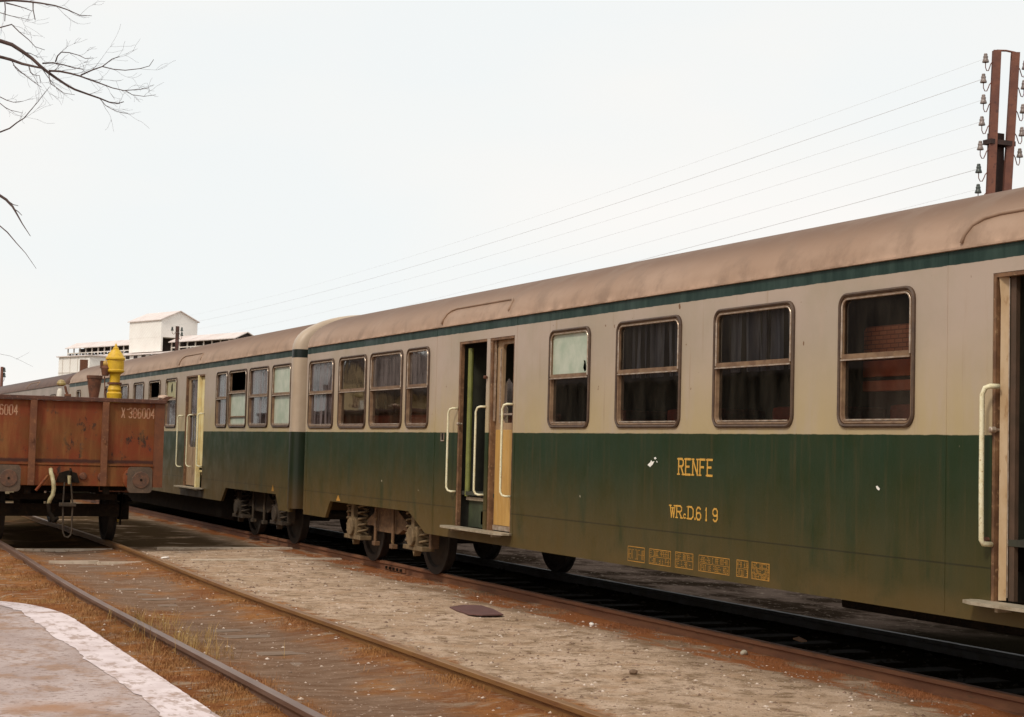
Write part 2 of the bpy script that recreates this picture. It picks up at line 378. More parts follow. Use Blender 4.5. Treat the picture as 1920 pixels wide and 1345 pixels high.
def ground_mat():
    k = NB('yard_ground'); x, y, z = k.xyz()
    wob = k.math('MULTIPLY', k.math('SUBTRACT', k.noise(1.6, 5, .65), .5), .9)
    wobs = k.math('MULTIPLY', k.math('SUBTRACT', k.noise(5, 5, .65, off=(2, 2, 2)), .5), .5)
    curve = k.math('MULTIPLY', k.rng(y, 17, 29), .26)
    xc = k.math('SUBTRACT', x, curve)
    xw = k.math('ADD', k.math('ADD', xc, wob), wobs)
    # pale cinder path
    pale = k.mix(k.noise(1.3, 6, .6, lo=.3, hi=.7), (.60, .44, .325), (.44, .305, .205))
    pale = k.mix(k.noise(5, 6, .7, off=(1, 1, 1), lo=.46, hi=.66), pale, (.25, .165, .10))
    pale = k.mix(k.noise(2.5, 6, .7, off=(6, 1, 1), lo=.5, hi=.66), pale, (.44, .29, .185))
    pale = k.mix(k.noise(26, 3, .6, off=(3, 1, 1), lo=.60, hi=.70), pale, (.10, .06, .04))
    pale = k.mix(k.noise(30, 3, .6, off=(13, 1, 1), lo=.66, hi=.74), pale, (.80, .68, .58))
    # rusty brown weeds and soil of the first track
    soil = k.mix(k.noise(1.7, 6, .65, off=(4, 4, 0), lo=.35, hi=.65), (.33, .145, .052), (.21, .08, .032))
    soil = k.mix(k.noise(3.0, 6, .7, (1, 1.6, 1), off=(0, 9, 0), lo=.50, hi=.64), soil, (.33, .225, .15))
    soil = k.mix(k.noise(14, 6, .7, off=(0, 3, 0), lo=.55, hi=.7), soil, (.105, .045, .02))
    soil = k.mix(k.noise(24, 4, .7, off=(5, 3, 0), lo=.60, hi=.72), soil, (.42, .25, .12))
    grey = k.mix(k.noise(4, 6, .7, (.6, 2.2, 1), lo=.35, hi=.65), (.27, .175, .12), (.175, .10, .062))
    grey = k.mix(k.noise(28, 3, .6, off=(13, 4, 1), lo=.64, hi=.72), grey, (.62, .46, .36))
    mid = k.math('MULTIPLY', k.rng(k.math('ABSOLUTE', k.math('SUBTRACT', xw, T1)), .85, .35), k.noise(.9, 4, .6, (1, .8, 1), off=(7, 7, 0), lo=.30, hi=.55))
    soil = k.mix(mid, soil, grey)
    far = k.mix(k.noise(2, 5), (.25, .21, .135), (.16, .115, .07))
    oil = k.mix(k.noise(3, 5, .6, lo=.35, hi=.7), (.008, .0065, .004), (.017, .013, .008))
    beyond = k.mix(k.noise(1.3, 6, .65, (1, .6, 1), lo=.38, hi=.6), (.15, .11, .088), (.032, .022, .015)); beyond = k.mix(k.noise(12, 4, .6, off=(4, 1, 0), lo=.6, hi=.7), beyond, (.30, .24, .19))
    col = k.mix(k.rng(xw, 5.15, 5.45), soil, pale)
    # darker film of dirt in the path toward the second track
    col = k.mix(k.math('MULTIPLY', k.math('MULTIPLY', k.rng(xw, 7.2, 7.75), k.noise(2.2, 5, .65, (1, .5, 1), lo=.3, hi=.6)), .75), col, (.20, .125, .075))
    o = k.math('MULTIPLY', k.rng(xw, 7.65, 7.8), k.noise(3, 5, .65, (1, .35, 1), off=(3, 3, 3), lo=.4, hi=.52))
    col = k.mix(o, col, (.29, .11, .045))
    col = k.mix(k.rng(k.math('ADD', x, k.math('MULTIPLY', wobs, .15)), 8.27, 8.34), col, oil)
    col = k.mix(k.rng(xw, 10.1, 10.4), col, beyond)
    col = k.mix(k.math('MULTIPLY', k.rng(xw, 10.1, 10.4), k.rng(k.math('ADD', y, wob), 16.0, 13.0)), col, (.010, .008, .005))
    # darker patch round the wagon and the shunting yard behind
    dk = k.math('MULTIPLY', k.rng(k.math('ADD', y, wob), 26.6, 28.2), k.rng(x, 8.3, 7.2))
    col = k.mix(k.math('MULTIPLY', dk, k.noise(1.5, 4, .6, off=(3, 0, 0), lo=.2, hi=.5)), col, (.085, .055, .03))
    col = k.mix(k.math('MULTIPLY', k.rng(y, 40, 60), .8), col, far)
    h = k.math('ADD', k.noise(9, 8, .7), k.math('MULTIPLY', k.noise(55, 6, .7), .5))
    return k.done(col, .95, 0, k.bump(h, .9, .035), 0.0)
M['ground'] = ground_mat()
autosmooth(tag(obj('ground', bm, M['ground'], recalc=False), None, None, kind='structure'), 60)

# platform with a rounded end, white painted edge
PZ = .20
def jag(a, s=0.012): return a + s * rnd.uniform(-1, 1)
edge = [(2.26, -30), (2.265, 4), (2.28, 7), (2.30, 8.8)]
yy = 9.0
while yy < 13.9: edge.append((jag(2.30 + .012 * (yy - 9)), yy)); yy += .22
for a in range(0, 91, 9):
    edge.append((jag(1.72 + .64 * cos(R_(a)) ** .9 if a < 90 else 1.72), jag(13.9 + 1.66 * sin(R_(a)))))
edge += [(1.0, 15.58), (-14, 15.6), (-14, -30)]
bm = BM()
prism(bm, [(x, y, -.3) for x, y in edge], (0, 0, PZ + .3))
k = NB('platform_surface')
c = k.mix(k.noise(1.6, 6, .65, (1, .7, 1), lo=.3, hi=.7), (.50, .40, .37), (.36, .27, .24))
c = k.mix(k.noise(3.6, 7, .7, (1, .8, 1), off=(4, 0, 0), lo=.47, hi=.62), c, (.33, .21, .15))
c = k.mix(k.noise(20, 5, .7, off=(4, 4, 0), lo=.52, hi=.66), c, (.22, .15, .125))
c = k.mix(k.noise(1.1, 5, .6, off=(9, 0, 0), lo=.55, hi=.75), c, (.36, .20, .12))
M['platform'] = k.done(c, .9, 0, k.bump(k.math('ADD', k.noise(12, 8, .7), k.math('MULTIPLY', k.noise(60, 5), .4)), .7, .015), .2)
tag(obj('platform', bm, M['platform']), None, None, kind='structure')
bm = BM(); oe = []; ie = []
yy = 3.0
while yy < 13.9:
    oe.append((2.272 + .012 * max(0, yy - 9) + (.03 if yy > 9 else 0) * sm(7, 9.5, yy) - .006 - .02 * max(0, N.noise(Vector((yy * 5, 8, 1)))), yy))
    wd = .27 + .05 * N.noise(Vector((yy * 1.3, 0, 0))) + .03 * N.noise(Vector((yy * 7, 3, 0)))
    ie.append((2.29 - wd, yy)); yy += .09
for a in range(0, 90, 5):
    oe.append((1.72 + .63 * cos(R_(a)) ** .9, 13.9 + 1.64 * sin(R_(a))))
    q = .62 - .25 * (1 - a / 140) * (1 + .35 * N.noise(Vector((a * .15, 9, 0))))
    ie.append((1.66 + max(.02, q - .02) * cos(R_(a)), 13.9 + (1.64 - .32 + .22 * sm(30, 90, a)) * sin(R_(a))))
va = [bm.verts.new((x, y, PZ + .004)) for x, y in oe]; vb = [bm.verts.new((x, y, PZ + .004)) for x, y in ie]
for i in range(len(va) - 1): bm.faces.new((va[i], va[i + 1], vb[i + 1], vb[i]))
k = NB('platform_white_edge')
c = k.mix(k.noise(3, 6, .65, lo=.35, hi=.7), (.72, .61, .60), (.58, .47, .455))
c = k.mix(k.noise(7, 7, .7, (1.6, .7, 1), off=(4, 0, 0), lo=.50, hi=.62), c, (.42, .31, .27))
c = k.mix(k.noise(2.2, 7, .7, off=(1, 6, 0), lo=.55, hi=.66), c, (.34, .22, .165))
M['pedge'] = k.done(c, .8, 0, k.bump(k.noise(25, 6, .7), .4, .01), .2)
tag(obj('platform_edge', bm, M['pedge']), None, None, kind='structure')

# ------------------------------------------------------------------ tracks
def rail_bm(xf, y0, y1, step=1.0):
    prof = [(-.036, 0), (-.036, -.032), (-.010, -.045), (-.009, -.118), (-.068, -.138), (-.068, -.15), (.068, -.15), (.068, -.138), (.009, -.118), (.010, -.045), (.036, -.032), (.036, 0), (.030, .004), (-.030, .004)]
    bm = BM(); rows = []; n = max(1, int((y1 - y0) / step))
    for i in range(n + 1):
        y = y0 + (y1 - y0) * i / n
        rows.append([bm.verts.new((xf(y) + a, y, b - .004)) for a, b in prof])
    m = len(prof)
    for i in range(n):
        for j in range(m): bm.faces.new((rows[i][j], rows[i][(j + 1) % m], rows[i + 1][(j + 1) % m], rows[i + 1][j]))
    bm.faces.new(rows[0]); bm.faces.new(rows[-1][::-1])
    return bm
M['railA'] = mottled('rail_rust_ochre', (.25, .125, .04), (.20, .09, .03), 5, .5, .15, (2, .3, 2), bump=.2, c=(.15, .06, .025))
M['railB'] = mottled('rail_rust_violet', (.20, .125, .095), (.15, .085, .06), 5, .45, .25, (2, .3, 2), bump=.2)
M['railC'] = mottled('rail_rust_brown', (.22, .095, .045), (.15, .06, .03), 5, .6, .1, (2, .3, 2), bump=.2, c=(.12, .06, .03))
M['sleeper'] = mottled('grey_sleeper_wood', (.24, .165, .115), (.17, .105, .065), 5, .9, 0, (.6, 6, 1), c=(.12, .07, .045), bump=.6)
tr1 = thing('railway_track', (T1, 15, -.15), 'rusty railway track with half-buried sleepers leading from the foreground to the red open wagon', 'railway track')
o = obj('rail', rail_bm(lambda y: t1x(y) - .87, -5, 62), M['railB'], tr1, label='violet-brown left rail beside the platform')
o = obj('rail', rail_bm(lambda y: t1x(y) + .87, -5, 62), M['railA'], tr1, label='ochre rusty right rail')
yy = 5.2; i = 0
while yy < 26:
    zc = -.142 + rnd.uniform(-.014, .008)
    bm = BM(); a = rnd.uniform(-.03, .03)
    cx = t1x(yy)
    pts = [(cx - 1.25, yy - .11 - a), (cx + 1.25, yy - .11 + a), (cx + 1.25, yy + .11 + a), (cx - 1.25, yy + .11 - a)]
    prism(bm, [(x, y, zc - .1) for x, y in pts], (0, 0, .1))
    obj('sleeper', bm, M['sleeper'], tr1); yy += .62 + rnd.uniform(-.03, .03); i += 1
M['oily'] = mottled('oily_sleeper', (.012, .009, .006), (.02, .014, .009), 5, .95, spec=.05)
tr2 = thing('railway_track', (T2, 15, -.15), 'brown railway track running beneath the green and grey coaches', 'railway track')
obj('rail', rail_bm(lambda y: T2 - .87, -20, 120, 5), M['railC'], tr2, label='rusty near rail in front of the coach wheels')
obj('rail', rail_bm(lambda y: T2 + .87, -20, 120, 5), mottled('rail_dark', (.045, .042, .04), (.03, .025, .02), 5, .62, .2), tr2, label='dark far rail beneath the coaches')
yy = 6.0
while yy < 32:
    bm = BM(); box(bm, T2 - 1.0, T2 + 1.3, yy - .12, yy + .12, -.3, -.152 + rnd.uniform(-.01, .008))
    obj('sleeper', bm, M['oily'], tr2); yy += .64
# rail joint plate with bolts on the near rail
jp = atX(740, 1060, T2 - .87 - .03)
bm = BM(); box(bm, T2 - .87 - .034, T2 - .87 - .012, jp.y - .42, jp.y + .42, -.112, -.05, .004)
fp = obj('joint_plate', bm, M['railC'], tr2)
for q in range(5):
    bm = BM(); box(bm, T2 - .87 - .060, T2 - .87 - .036, jp.y - .30 + q * .15 - .018, jp.y - .30 + q * .15 + .018, -.10, -.062)
    obj('bolt', bm, M['black'], fp)

# boarded crossing: pale strips lying across the yard
M['board'] = mottled('bleached_board', (.60, .49, .38), (.46, .36, .26), 5, .85, 0, (1, 5, 1), c=(.28, .18, .11))
def strip(x0, x1, y, wd, z=-.085):
    bm = BM(); n = max(2, int((x1 - x0) / .12)); A = []; B = []
    for i in range(n + 1):
        x = x0 + (x1 - x0) * i / n
        A.append((x, y - wd * .5 + .02 * N.noise(Vector((x * 3, y, 0))))); B.append((x, y + wd * .5 + .02 * N.noise(Vector((x * 3, y, 9)))))
    prism(bm, [(x, yy, z - .06) for x, yy in A + B[::-1]], (0, 0, .06))
    return bm
for (x0, x1, y, wd, z, lb) in ((3.62, 5.12, 26.9, .08, -.085, 'long bleached board lying between the rails just in front of the wagon'),
                         (3.75, 4.45, 24.35, .07, -.092, 'short pale board between the rails left of its neighbour, nearer than the wagon'),
                         (4.40, 5.02, 24.15, .07, -.095, 'short pale board between the rails touching the ochre rail'),
                         (5.9, 8.2, 27.2, .12, -.09, 'long pale board on the ground reaching from the wagon to the coaches'),
                         (5.85, 7.1, 24.55, .16, -.095, 'pale board on the open ground in front of the tracks, left one of two'),
                         (7.35, 8.25, 24.7, .12, -.095, 'pale broken board ending at the rail before the coach bogie')):
    tag(obj('crossing_board', strip(x0, x1, y, wd, z), M['board']), lb, 'board', 'bleached boards of the old crossing')

# ------------------------------------------------------------------ stones, weeds, bits
def blob(bm, c, r, sub=1, sq=(1, 1, .7), seed=0):
    g = bmesh.ops.create_icosphere(bm, subdivisions=sub, radius=1)
    for v in g['verts']:
        d = 1 + .35 * N.noise(v.co * 1.3 + Vector((seed * 7.3, seed, 0)))
        v.co = Vector((v.co.x * sq[0] * r * d, v.co.y * sq[1] * r * d, v.co.z * sq[2] * r * d)) + Vector(c)
OCT = [(1, 0, 0), (0, 1, 0), (-1, 0, 0), (0, -1, 0), (0, 0, 1), (0, 0, -1)]
OF = [(0, 1, 4), (1, 2, 4), (2, 3, 4), (3, 0, 4), (1, 0, 5), (2, 1, 5), (3, 2, 5), (0, 3, 5)]
def gravel(name, n, xr, yr, rr, mat, label, seed, dens=None):
    r = random.Random(seed); bm = BM(); c = 0
    while c < n:
        x = r.uniform(*xr); y = yr[0] + (yr[1] - yr[0]) * r.random() ** 1.4
        if dens and r.random() > dens(x, y): continue
        s = rr[0] + (rr[1] - rr[0]) * r.random() ** 4
        z = ground_z(x, y); a = r.uniform(0, 6.3)
        vs = []
        for o_ in OCT:
            k_ = s * r.uniform(.6, 1.3)
            vs.append(bm.verts.new((x + (o_[0] * cos(a) - o_[1] * sin(a)) * k_ * 1.2, y + (o_[0] * sin(a) + o_[1] * cos(a)) * k_, z + o_[2] * k_ * .7 + s * .15)))
        for f in OF: bm.faces.new([vs[i] for i in f])
        c += 1
    return tag(obj(name, bm, mat), label, 'gravel', kind='stuff')
pathd = lambda x, y: 1 if 5.1 < x < 8.1 else (.55 if 2.6 < x < 5.1 else .25)
gravel('pale_gravel', 2700, (2.5, 8.25), (6, 27), (.004, .019), mottled('gravel_pale', (.52, .40, .31), (.66, .54, .45), 3, .9), 'pale gravel strewn over the yard between the tracks', 3, pathd)
gravel('dark_gravel', 5200, (2.5, 8.25), (6, 27), (.004, .021), mottled('gravel_dark', (.16, .095, .06), (.30, .20, .14), 3, .9), 'dark cinders and gravel strewn over the yard', 4, pathd)
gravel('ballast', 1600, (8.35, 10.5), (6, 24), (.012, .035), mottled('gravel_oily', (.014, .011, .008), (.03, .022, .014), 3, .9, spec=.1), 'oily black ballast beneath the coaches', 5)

def weeds(name, n, fx, yr, hr, mat, label, seed, dens):
    r = random.Random(seed); bm = BM(); c = 0
    while c < n:
        y = yr[0] + (yr[1] - yr[0]) * r.random() ** 1.2; x = fx(r, y)
        if r.random() > dens(x, y): continue
        z = ground_z(x, y) - .01
        for b in range(r.randint(3, 7)):
            h = r.uniform(*hr); a = r.uniform(0, 6.28); ln = r.uniform(.2, 1.0) * h
            bx, by = x + r.gauss(0, .025), y + r.gauss(0, .025); wd = r.uniform(.0012, .0028)
            p0 = Vector((bx, by, z)); p1 = p0 + Vector((cos(a) * ln * .3, sin(a) * ln * .3, h * .6)); p2 = p0 + Vector((cos(a) * ln, sin(a) * ln, h))
            s = Vector((-sin(a), cos(a), 0)) * wd
            v = [bm.verts.new(q) for q in (p0 - s, p0 + s, p1 + s * .8, p1 - s * .8, p2)]
            bm.faces.new((v[0], v[1], v[2], v[3])); bm.faces.new((v[3], v[2], v[4]))
        c += 1
    return tag(obj(name, bm, mat, recalc=False), label, 'dry grass', kind='stuff')
nz = lambda x, y, s=1.3: max(0, N.noise(Vector((x * s, y * s, 4))) * 1.8 + .35)
def near_rails(r, y):
    c = t1x(y); return c + r.choice((-.87, -.87, .87)) + r.gauss(0, .13)
weeds('dry_weeds', 9500, near_rails, (5.5, 25), (.012, .055), mottled('straw_orange', (.36, .17, .05), (.26, .10, .035), 3, .9), 'low rust-coloured weeds along both rails of the empty track', 11, lambda x, y: nz(x, y))
weeds('straw_grass', 6500, lambda r, y: r.uniform(2.35, 3.15), (6, 24), (.012, .05), mottled('straw_brown', (.30, .12, .04), (.36, .20, .07), 3, .9), 'dry brown grass between the platform and the left rail', 12, lambda x, y: nz(x, y, 1.7))
weeds('tall_straw', 130, lambda r, y: 3.42 + r.gauss(0, .16), (13.6, 16.6), (.06, .20), mottled('straw_gold', (.42, .27, .09), (.33, .18, .06), 3, .9), 'taller golden straw just right of the left rail', 13, lambda x, y: 1)
weeds('trackside_weeds', 2200, lambda r, y: 8.12 + r.gauss(0, .10), (6, 25), (.01, .04), M['straw'] if 'straw' in M else mottled('straw_red', (.34, .13, .05), (.24, .09, .035), 3, .9), 'reddish weeds along the foot of the rail beneath the coaches', 14, lambda x, y: nz(x, y, 1.1))

def stone(px, py, r, mat, label, cat='stone', sq=(1, 1, .75), seed=1, z=None, name='stone'):
    p = atZ(px, py, -.1); zz = ground_z(p.x, p.y) if z is None else z
    bm = BM(); blob(bm, (p.x, p.y, zz + r * sq[2] * .6), r, 2, sq, seed)
    tag(obj(name, bm, mat), label, cat)
M['stonew'] = mottled('white_stone', (.82, .76, .70), (.70, .62, .55), 20, .8)
M['stoneg'] = mottled('grey_stone', (.42, .37, .28), (.30, .25, .18), 20, .8)
M['stoneb'] = mottled('brown_stone', (.20, .12, .07), (.12, .07, .04), 20, .8)
stone(628, 1178, .040, M['stonew'], 'bright white stone beside the ochre rail', sq=(.9, .9, .8), seed=2)
stone(1187, 1263, .036, M['stoneb'], 'round brown stone on the pale ground in the foreground', seed=3)
stone(1395, 1222, .038, M['stoneg'], 'grey-white stone at the foot of the near coach rail', seed=4)
stone(1030, 1132, .035, M['stonew'], 'small cream stone on the weeds by the coach rail, left of the dark under-coach shade', seed=5)
stone(1110, 1168, .028, M['stonew'], 'tiny white pebble in the orange weeds below the coach rail', seed=6)
stone(310, 1046, .055, M['stonew'], 'flattish white scrap lying right of the ochre rail near the wagon', 'scrap', sq=(1.2, .8, .4), seed=7, name='scrap')
stone(968, 1302, .03, M['stoneb'], 'small brown stone by the bottom edge beside the ochre rail', seed=8)
p = atZ(1498, 1206, -.14)
bm = BM(); prism(bm, [(p.x - .04, p.y - .10, -.12), (p.x + .05, p.y - .06, -.12), (p.x + .06, p.y + .09, -.10), (p.x - .03, p.y + .06, -.11)], (0, 0, .012))
tag(obj('litter', bm, mottled('orange_litter', (.42, .20, .09), (.32, .15, .07), 20, .8)), 'crumpled orange paper on the black ballast under the coach', 'litter')
# rusty plate half sunk in the path
bm = BM(); pl = [(843, 1138), (868, 1134), (902, 1135), (925, 1142), (944, 1152), (905, 1153), (878, 1151), (856, 1144)]
prism(bm, [tuple(atZ(a, b, -.098 + (.012 if a > 900 else 0))) for a, b in pl], (0, 0, -.012))
tag(obj('metal_plate', bm, mottled('plate_red_brown', (.135, .06, .052), (.11, .048, .04), 6, .7)), 'red-brown metal plate lying in the pale ground between the tracks', 'metal plate')

# ------------------------------------------------------------------ lettering
GL = {'R': [[(0, 0), (0, 7), (3, 7), (4, 6), (4, 4.5), (3, 3.6), (0, 3.6)], [(2, 3.6), (4.1, 0)]],
      'E': [[(4, 7), (0, 7), (0, 0), (4, 0)], [(0, 3.6), (3, 3.6)]], 'N': [[(0, 0), (0, 7), (4, 0), (4, 7)]],
      'F': [[(4, 7), (0, 7), (0, 0)], [(0, 3.6), (3, 3.6)]], 'W': [[(0, 7), (1.1, 0), (2, 5.6), (2.9, 0), (4, 7)]],
      'D': [[(0, 0), (0, 7), (2.6, 7), (4, 5.6), (4, 1.4), (2.6, 0), (0, 0)]], 'c': [[(3, 3.4), (2, 4), (.8, 3.6), (.4, 2), (.8, .4), (2, 0), (3, .6)]],
      '.': [[(1.2, 0), (1.2, .5)]], '6': [[(3.6, 6.2), (2.6, 7), (1, 7), (0, 5.6), (0, 1.2), (1, 0), (3, 0), (4, 1.2), (4, 2.8), (3, 3.9), (1, 3.9), (0, 3)]],
      '1': [[(1, 5.8), (2, 7), (2, 0)], [(1, 0), (3, 0)]], '9': [[(.4, .8), (1.4, 0), (3, 0), (4, 1.4), (4, 5.8), (3, 7), (1, 7), (0, 5.8), (0, 4.2), (1, 3.1), (3, 3.1), (4, 4)]],
      'X': [[(0, 0), (4, 7)], [(0, 7), (4, 0)]], '3': [[(0, 6), (1, 7), (3, 7), (4, 6), (4, 4.6), (3, 3.6), (1.6, 3.6)], [(3, 3.6), (4, 2.6), (4, 1), (3, 0), (1, 0), (0, 1)]],
      '8': [[(1, 3.7), (0, 4.8), (0, 6), (1, 7), (3, 7), (4, 6), (4, 4.8), (3, 3.7), (1, 3.7), (0, 2.6), (0, 1), (1, 0), (3, 0), (4, 1), (4, 2.6), (3, 3.7)]],
      '0': [[(1, 0), (0, 1.2), (0, 5.8), (1, 7), (3, 7), (4, 5.8), (4, 1.2), (3, 0), (1, 0)]], '4': [[(3, 0), (3, 7), (0, 2.2), (4.2, 2.2)]], '-': [[(1, 6), (2.4, 6)]]}
SERIF = {'R': [(0, 0), (0, 7), (4.1, 0)], 'E': [(0, 0), (0, 7)], 'N': [(0, 0), (0, 7), (4, 7)], 'F': [(0, 0), (0, 7)], 'W': [(0, 7), (4, 7), (2, 5.6)], 'D': [(0, 0), (0, 7)], '6': [], '9': []}
def stroke(bm, a, b, wd, f, lay):
    a = Vector(a); b = Vector(b); d = (b - a); L = d.length
    if L < 1e-6: return
    d /= L; s = Vector((-d.y, d.x)) * wd / 2; a2 = a - d * wd * .35; b2 = b + d * wd * .35
    bm.faces.new([bm.verts.new(f(q.x, q.y, lay)) for q in (a2 - s, b2 - s, b2 + s, a2 + s)])
def text(bm, s, f, h, adv=1.0, wd=1.15, squeeze=.62, serif=True, small='c'):
    """f(u, v, layer) maps text-plane metres to world"""
    k = h / 7; x = 0; lay = 0
    for ch in s:
        if ch == ' ': x += 2.6 * k * squeeze; continue
        q = .62 if ch in small else 1
        for line in GL[ch]:
            for a, b in zip(line[:-1], line[1:]):
                stroke(bm, (x + a[0] * k * squeeze * q, a[1] * k * q), (x + b[0] * k * squeeze * q, b[1] * k * q), wd * k * (.8 if q < 1 else 1), f, lay); lay += 1
        if serif:
            for a in SERIF.get(ch, []):
                stroke(bm, (x + (a[0] - 1.0) * k * squeeze, a[1] * k), (x + (a[0] + 1.0) * k * squeeze, a[1] * k), wd * .7 * k, f, lay); lay += 1
        x += ((4 if ch not in '.-' else 1.6) * q + 2.1 * adv) * k * squeeze
    return x

# ------------------------------------------------------------------ coaches
XS = 7.73; XC = 9.18; HW = 1.45; GUT = 3.19; SK = .57
def roof_prof(top=3.8, n=26, e=2.15):
    P = []
    for i in range(n + 1):
        a = pi * i / n; c_, s_ = cos(a), sin(a)
        P.append((-HW * (abs(c_) ** (2 / e)) * (1 if c_ >= 0 else -1), GUT + (top - GUT) * (abs(s_) ** (2 / e))))
    return P
def ends(y0, y1, r=.12, n=5):
    st = []
    for i in range(n + 1):
        a = pi / 2 * i / n; st.append((y0 + r * (1 - sin(a)) , r * (1 - cos(pi/2 - (pi/2 - a))) if False else r * (1 - cos(a))))
    st = st[::-1]          # inset r -> 0
    return [(y0 + r - (y - y0 - 0) if False else y, d) for y, d in st] + [(y1 - (y - y0), d) for y, d in st[::-1]]

def make_roof(root, y0, y1, mat, top=3.8):
    bm = BM(); P = roof_prof(top); rows = []
    for y, d in ends(y0, y1):
        row = []
        for x, z in P:
            t = (z - GUT) / (top - GUT)
            row.append(bm.verts.new((XC + x * (1 - d / HW), y, z - d * .75 * t)))
        rows.append(row)
    for a, b in zip(rows[:-1], rows[1:]):
        for i in range(len(P) - 1): bm.faces.new((a[i], a[i + 1], b[i + 1], b[i]))
    bm.faces.new(rows[0]); bm.faces.new(rows[-1][::-1])
    o = obj('roof', bm, mat, root); autosmooth(o, 50)
    bm = BM()       # gutter strip
    box(bm, XS - .024, XS + .01, y0 + .12, y1 - .12, GUT + .002, GUT + .017)
    box(bm, XC + HW - .01, XC + HW + .024, y0 + .12, y1 - .12, GUT + .002, GUT + .017)
    obj('gutter', bm, M['roof'] if mat is M['roof'] else mat, o)
    return o
def roof_x(z, top=3.8, e=2.15):
    t = min(1, max(0, (z - GUT) / (top - GUT))); return XC - HW * (1 - t ** e) ** (1 / e)

def window(root, y0, y1, z0=1.92, z1=2.975, bar=2.45, up='glass', lo='glass', curtain=False, r=.10, hole=None, lowbar=None):
    bm = BM()
    ringloft(bm, (y0, y1, z0, z1), r, [(-.004, XS + .004), (-.004, XS - .016), (.010, XS - .026), (.024, XS - .016), (.024, XS + .004)], True)
    g = obj('window', bm, M['rubber'], root); autosmooth(g, 50)
    bm = BM()
    ringloft(bm, (y0, y1, z0, z1), r, [(.024, XS - .006), (.034, XS - .012), (.044, XS - .006), (.047, XS + .018), (.049, XS + .030), (.024, XS + .030)], True)
    # cross bar
    if bar: box(bm, XS - .016, XS + .03, y0 + .045, y1 - .045, bar - .005, bar + .045)
    f = obj('frame', bm, M['frame'], g); autosmooth(f, 50)
    bm = BM(); a, b = min(y0, y1), max(y0, y1)
    if bar:
        box(bm, XS - .022, XS - .017, a + .04, b - .04, bar - .006, bar + .005)
        P = [(XS - .014, q[0], q[1]) for q in rrect(a + .045, b - .045, bar - .2, z1 - .045, r - .03) if q[1] > bar + .1]
        P = [(XS - .014, b - .045, bar + .02)] + P + [(XS - .014, a + .045, bar + .02)]
        tube(bm, P, .0075, 6); obj('sash_trim', bm, M['bright'], g); bm = BM()
    box(bm, XS - .011, XS - .004, a + r * .8, b - r * .8, z0 + .052, z0 + .064)
    obj('sill_trim', bm, M['bright'], g)
    zt = bar if bar else z1 - .05
    i = .047
    bm = BM(); ul = [(q[0], q[1]) for q in rrect(a + i, b - i, zt, z1 - i, .05)] if bar else rrect(a + i, b - i, z0 + i, z1 - i, .05)
    if up is not None:
        holed(bm, ul, [hole] if hole else [], XS + .012, 0)
        obj('pane', bm, M[up], g, recalc=False)
    else: bm.free()
    if bar and lo is not None:
        bm = BM(); holed(bm, rrect(a + i, b - i, z0 + i, zt + .0, .05), [], XS + .026, 0)
        obj('pane', bm, M[lo], g, recalc=False)
    if lowbar:
        bm = BM(); box(bm, XS + .0, XS + .035, a + i, b - i, lowbar, lowbar + .025); obj('crossbar', bm, M['frame'], g)
    if curtain:
        bm = BM(); n = 40; zt2, zb2 = z1 + .02, (bar or z0) - .03
        t_, b_ = [], []
        for q in range(n + 1):
            y = a + (b - a) * q / n; dx = .03 * sin(q * 1.25) + .015 * sin(q * .47 + 2)
            t_.append(bm.verts.new((XS + .16 + dx * .6, y, zt2))); b_.append(bm.verts.new((XS + .17 + dx * 1.3, y, zb2)))
        for q in range(n):
            if (int(y0 * 7) + q * 3) % 11 in (0, 1, 2, 6): continue
            bm.faces.new((t_[q], t_[q + 1], b_[q + 1], b_[q]))
        c = obj('curtain', bm, M['curtain'], g, smooth=True, recalc=False)
    return g

def handrail(root, y, z0, z1, dirn=-1, x=None, r=.0135):
    x = XS - .10 if x is None else x
    b = .045
    P = [(XS - .004, y + dirn * .075, z1 + .0), (x + .03, y + dirn * .06, z1 + .0), (x + .01, y + dirn * .025, z1 - .012), (x, y, z1 - .06)]
    P += [(x, y, z1 - .12), (x, y, z0 + .10)]
    P += [(x, y, z0 + .05), (x + .012, y + dirn * .02, z0 + .012), (x + .035, y + dirn * .05, z0), (XS - .004, y + dirn * .07, z0)]
    bm = BM(); tube(bm, P, r, 8)
    return obj('handrail', bm, M['cream'], root, smooth=True)

def wheelset(parent, y, r=.46, mats=('wheel', 'tread')):
    for s in (-1, 1):
        x = T2 + s * .885
        bm = BM()
        lathe(bm, [(.06, -.10 * s), (.10, -.095 * s), (.11, -.06 * s), (r * .8, -.035 * s), (r * .86, -.068 * s), (r, -.066 * s), (r + .002, .035 * s), (r + .028, .045 * s), (r + .026, .066 * s), (r * .85, .066 * s), (r * .8, .03 * s), (.1, .06 * s), (.09, .09 * s)], (x, y, r), 'x', 32)
        autosmooth(obj('wheel', bm, M[mats[0]], parent), 30)
    bm = BM(); tube(bm, [(T2 - .85, y, r), (T2 + .85, y, r)], .075, 12); obj('axle', bm, M['bogie_dark'], parent)

def coil(bm, c, r, z0, z1, turns, wr, n=7):
    P = []; k = int(turns * 14)
    for i in range(k + 1):
        a = 2 * pi * turns * i / k; P.append((c[0] + r * cos(a), c[1] + r * sin(a), z0 + (z1 - z0) * i / k))
    tube(bm, P, wr, n)

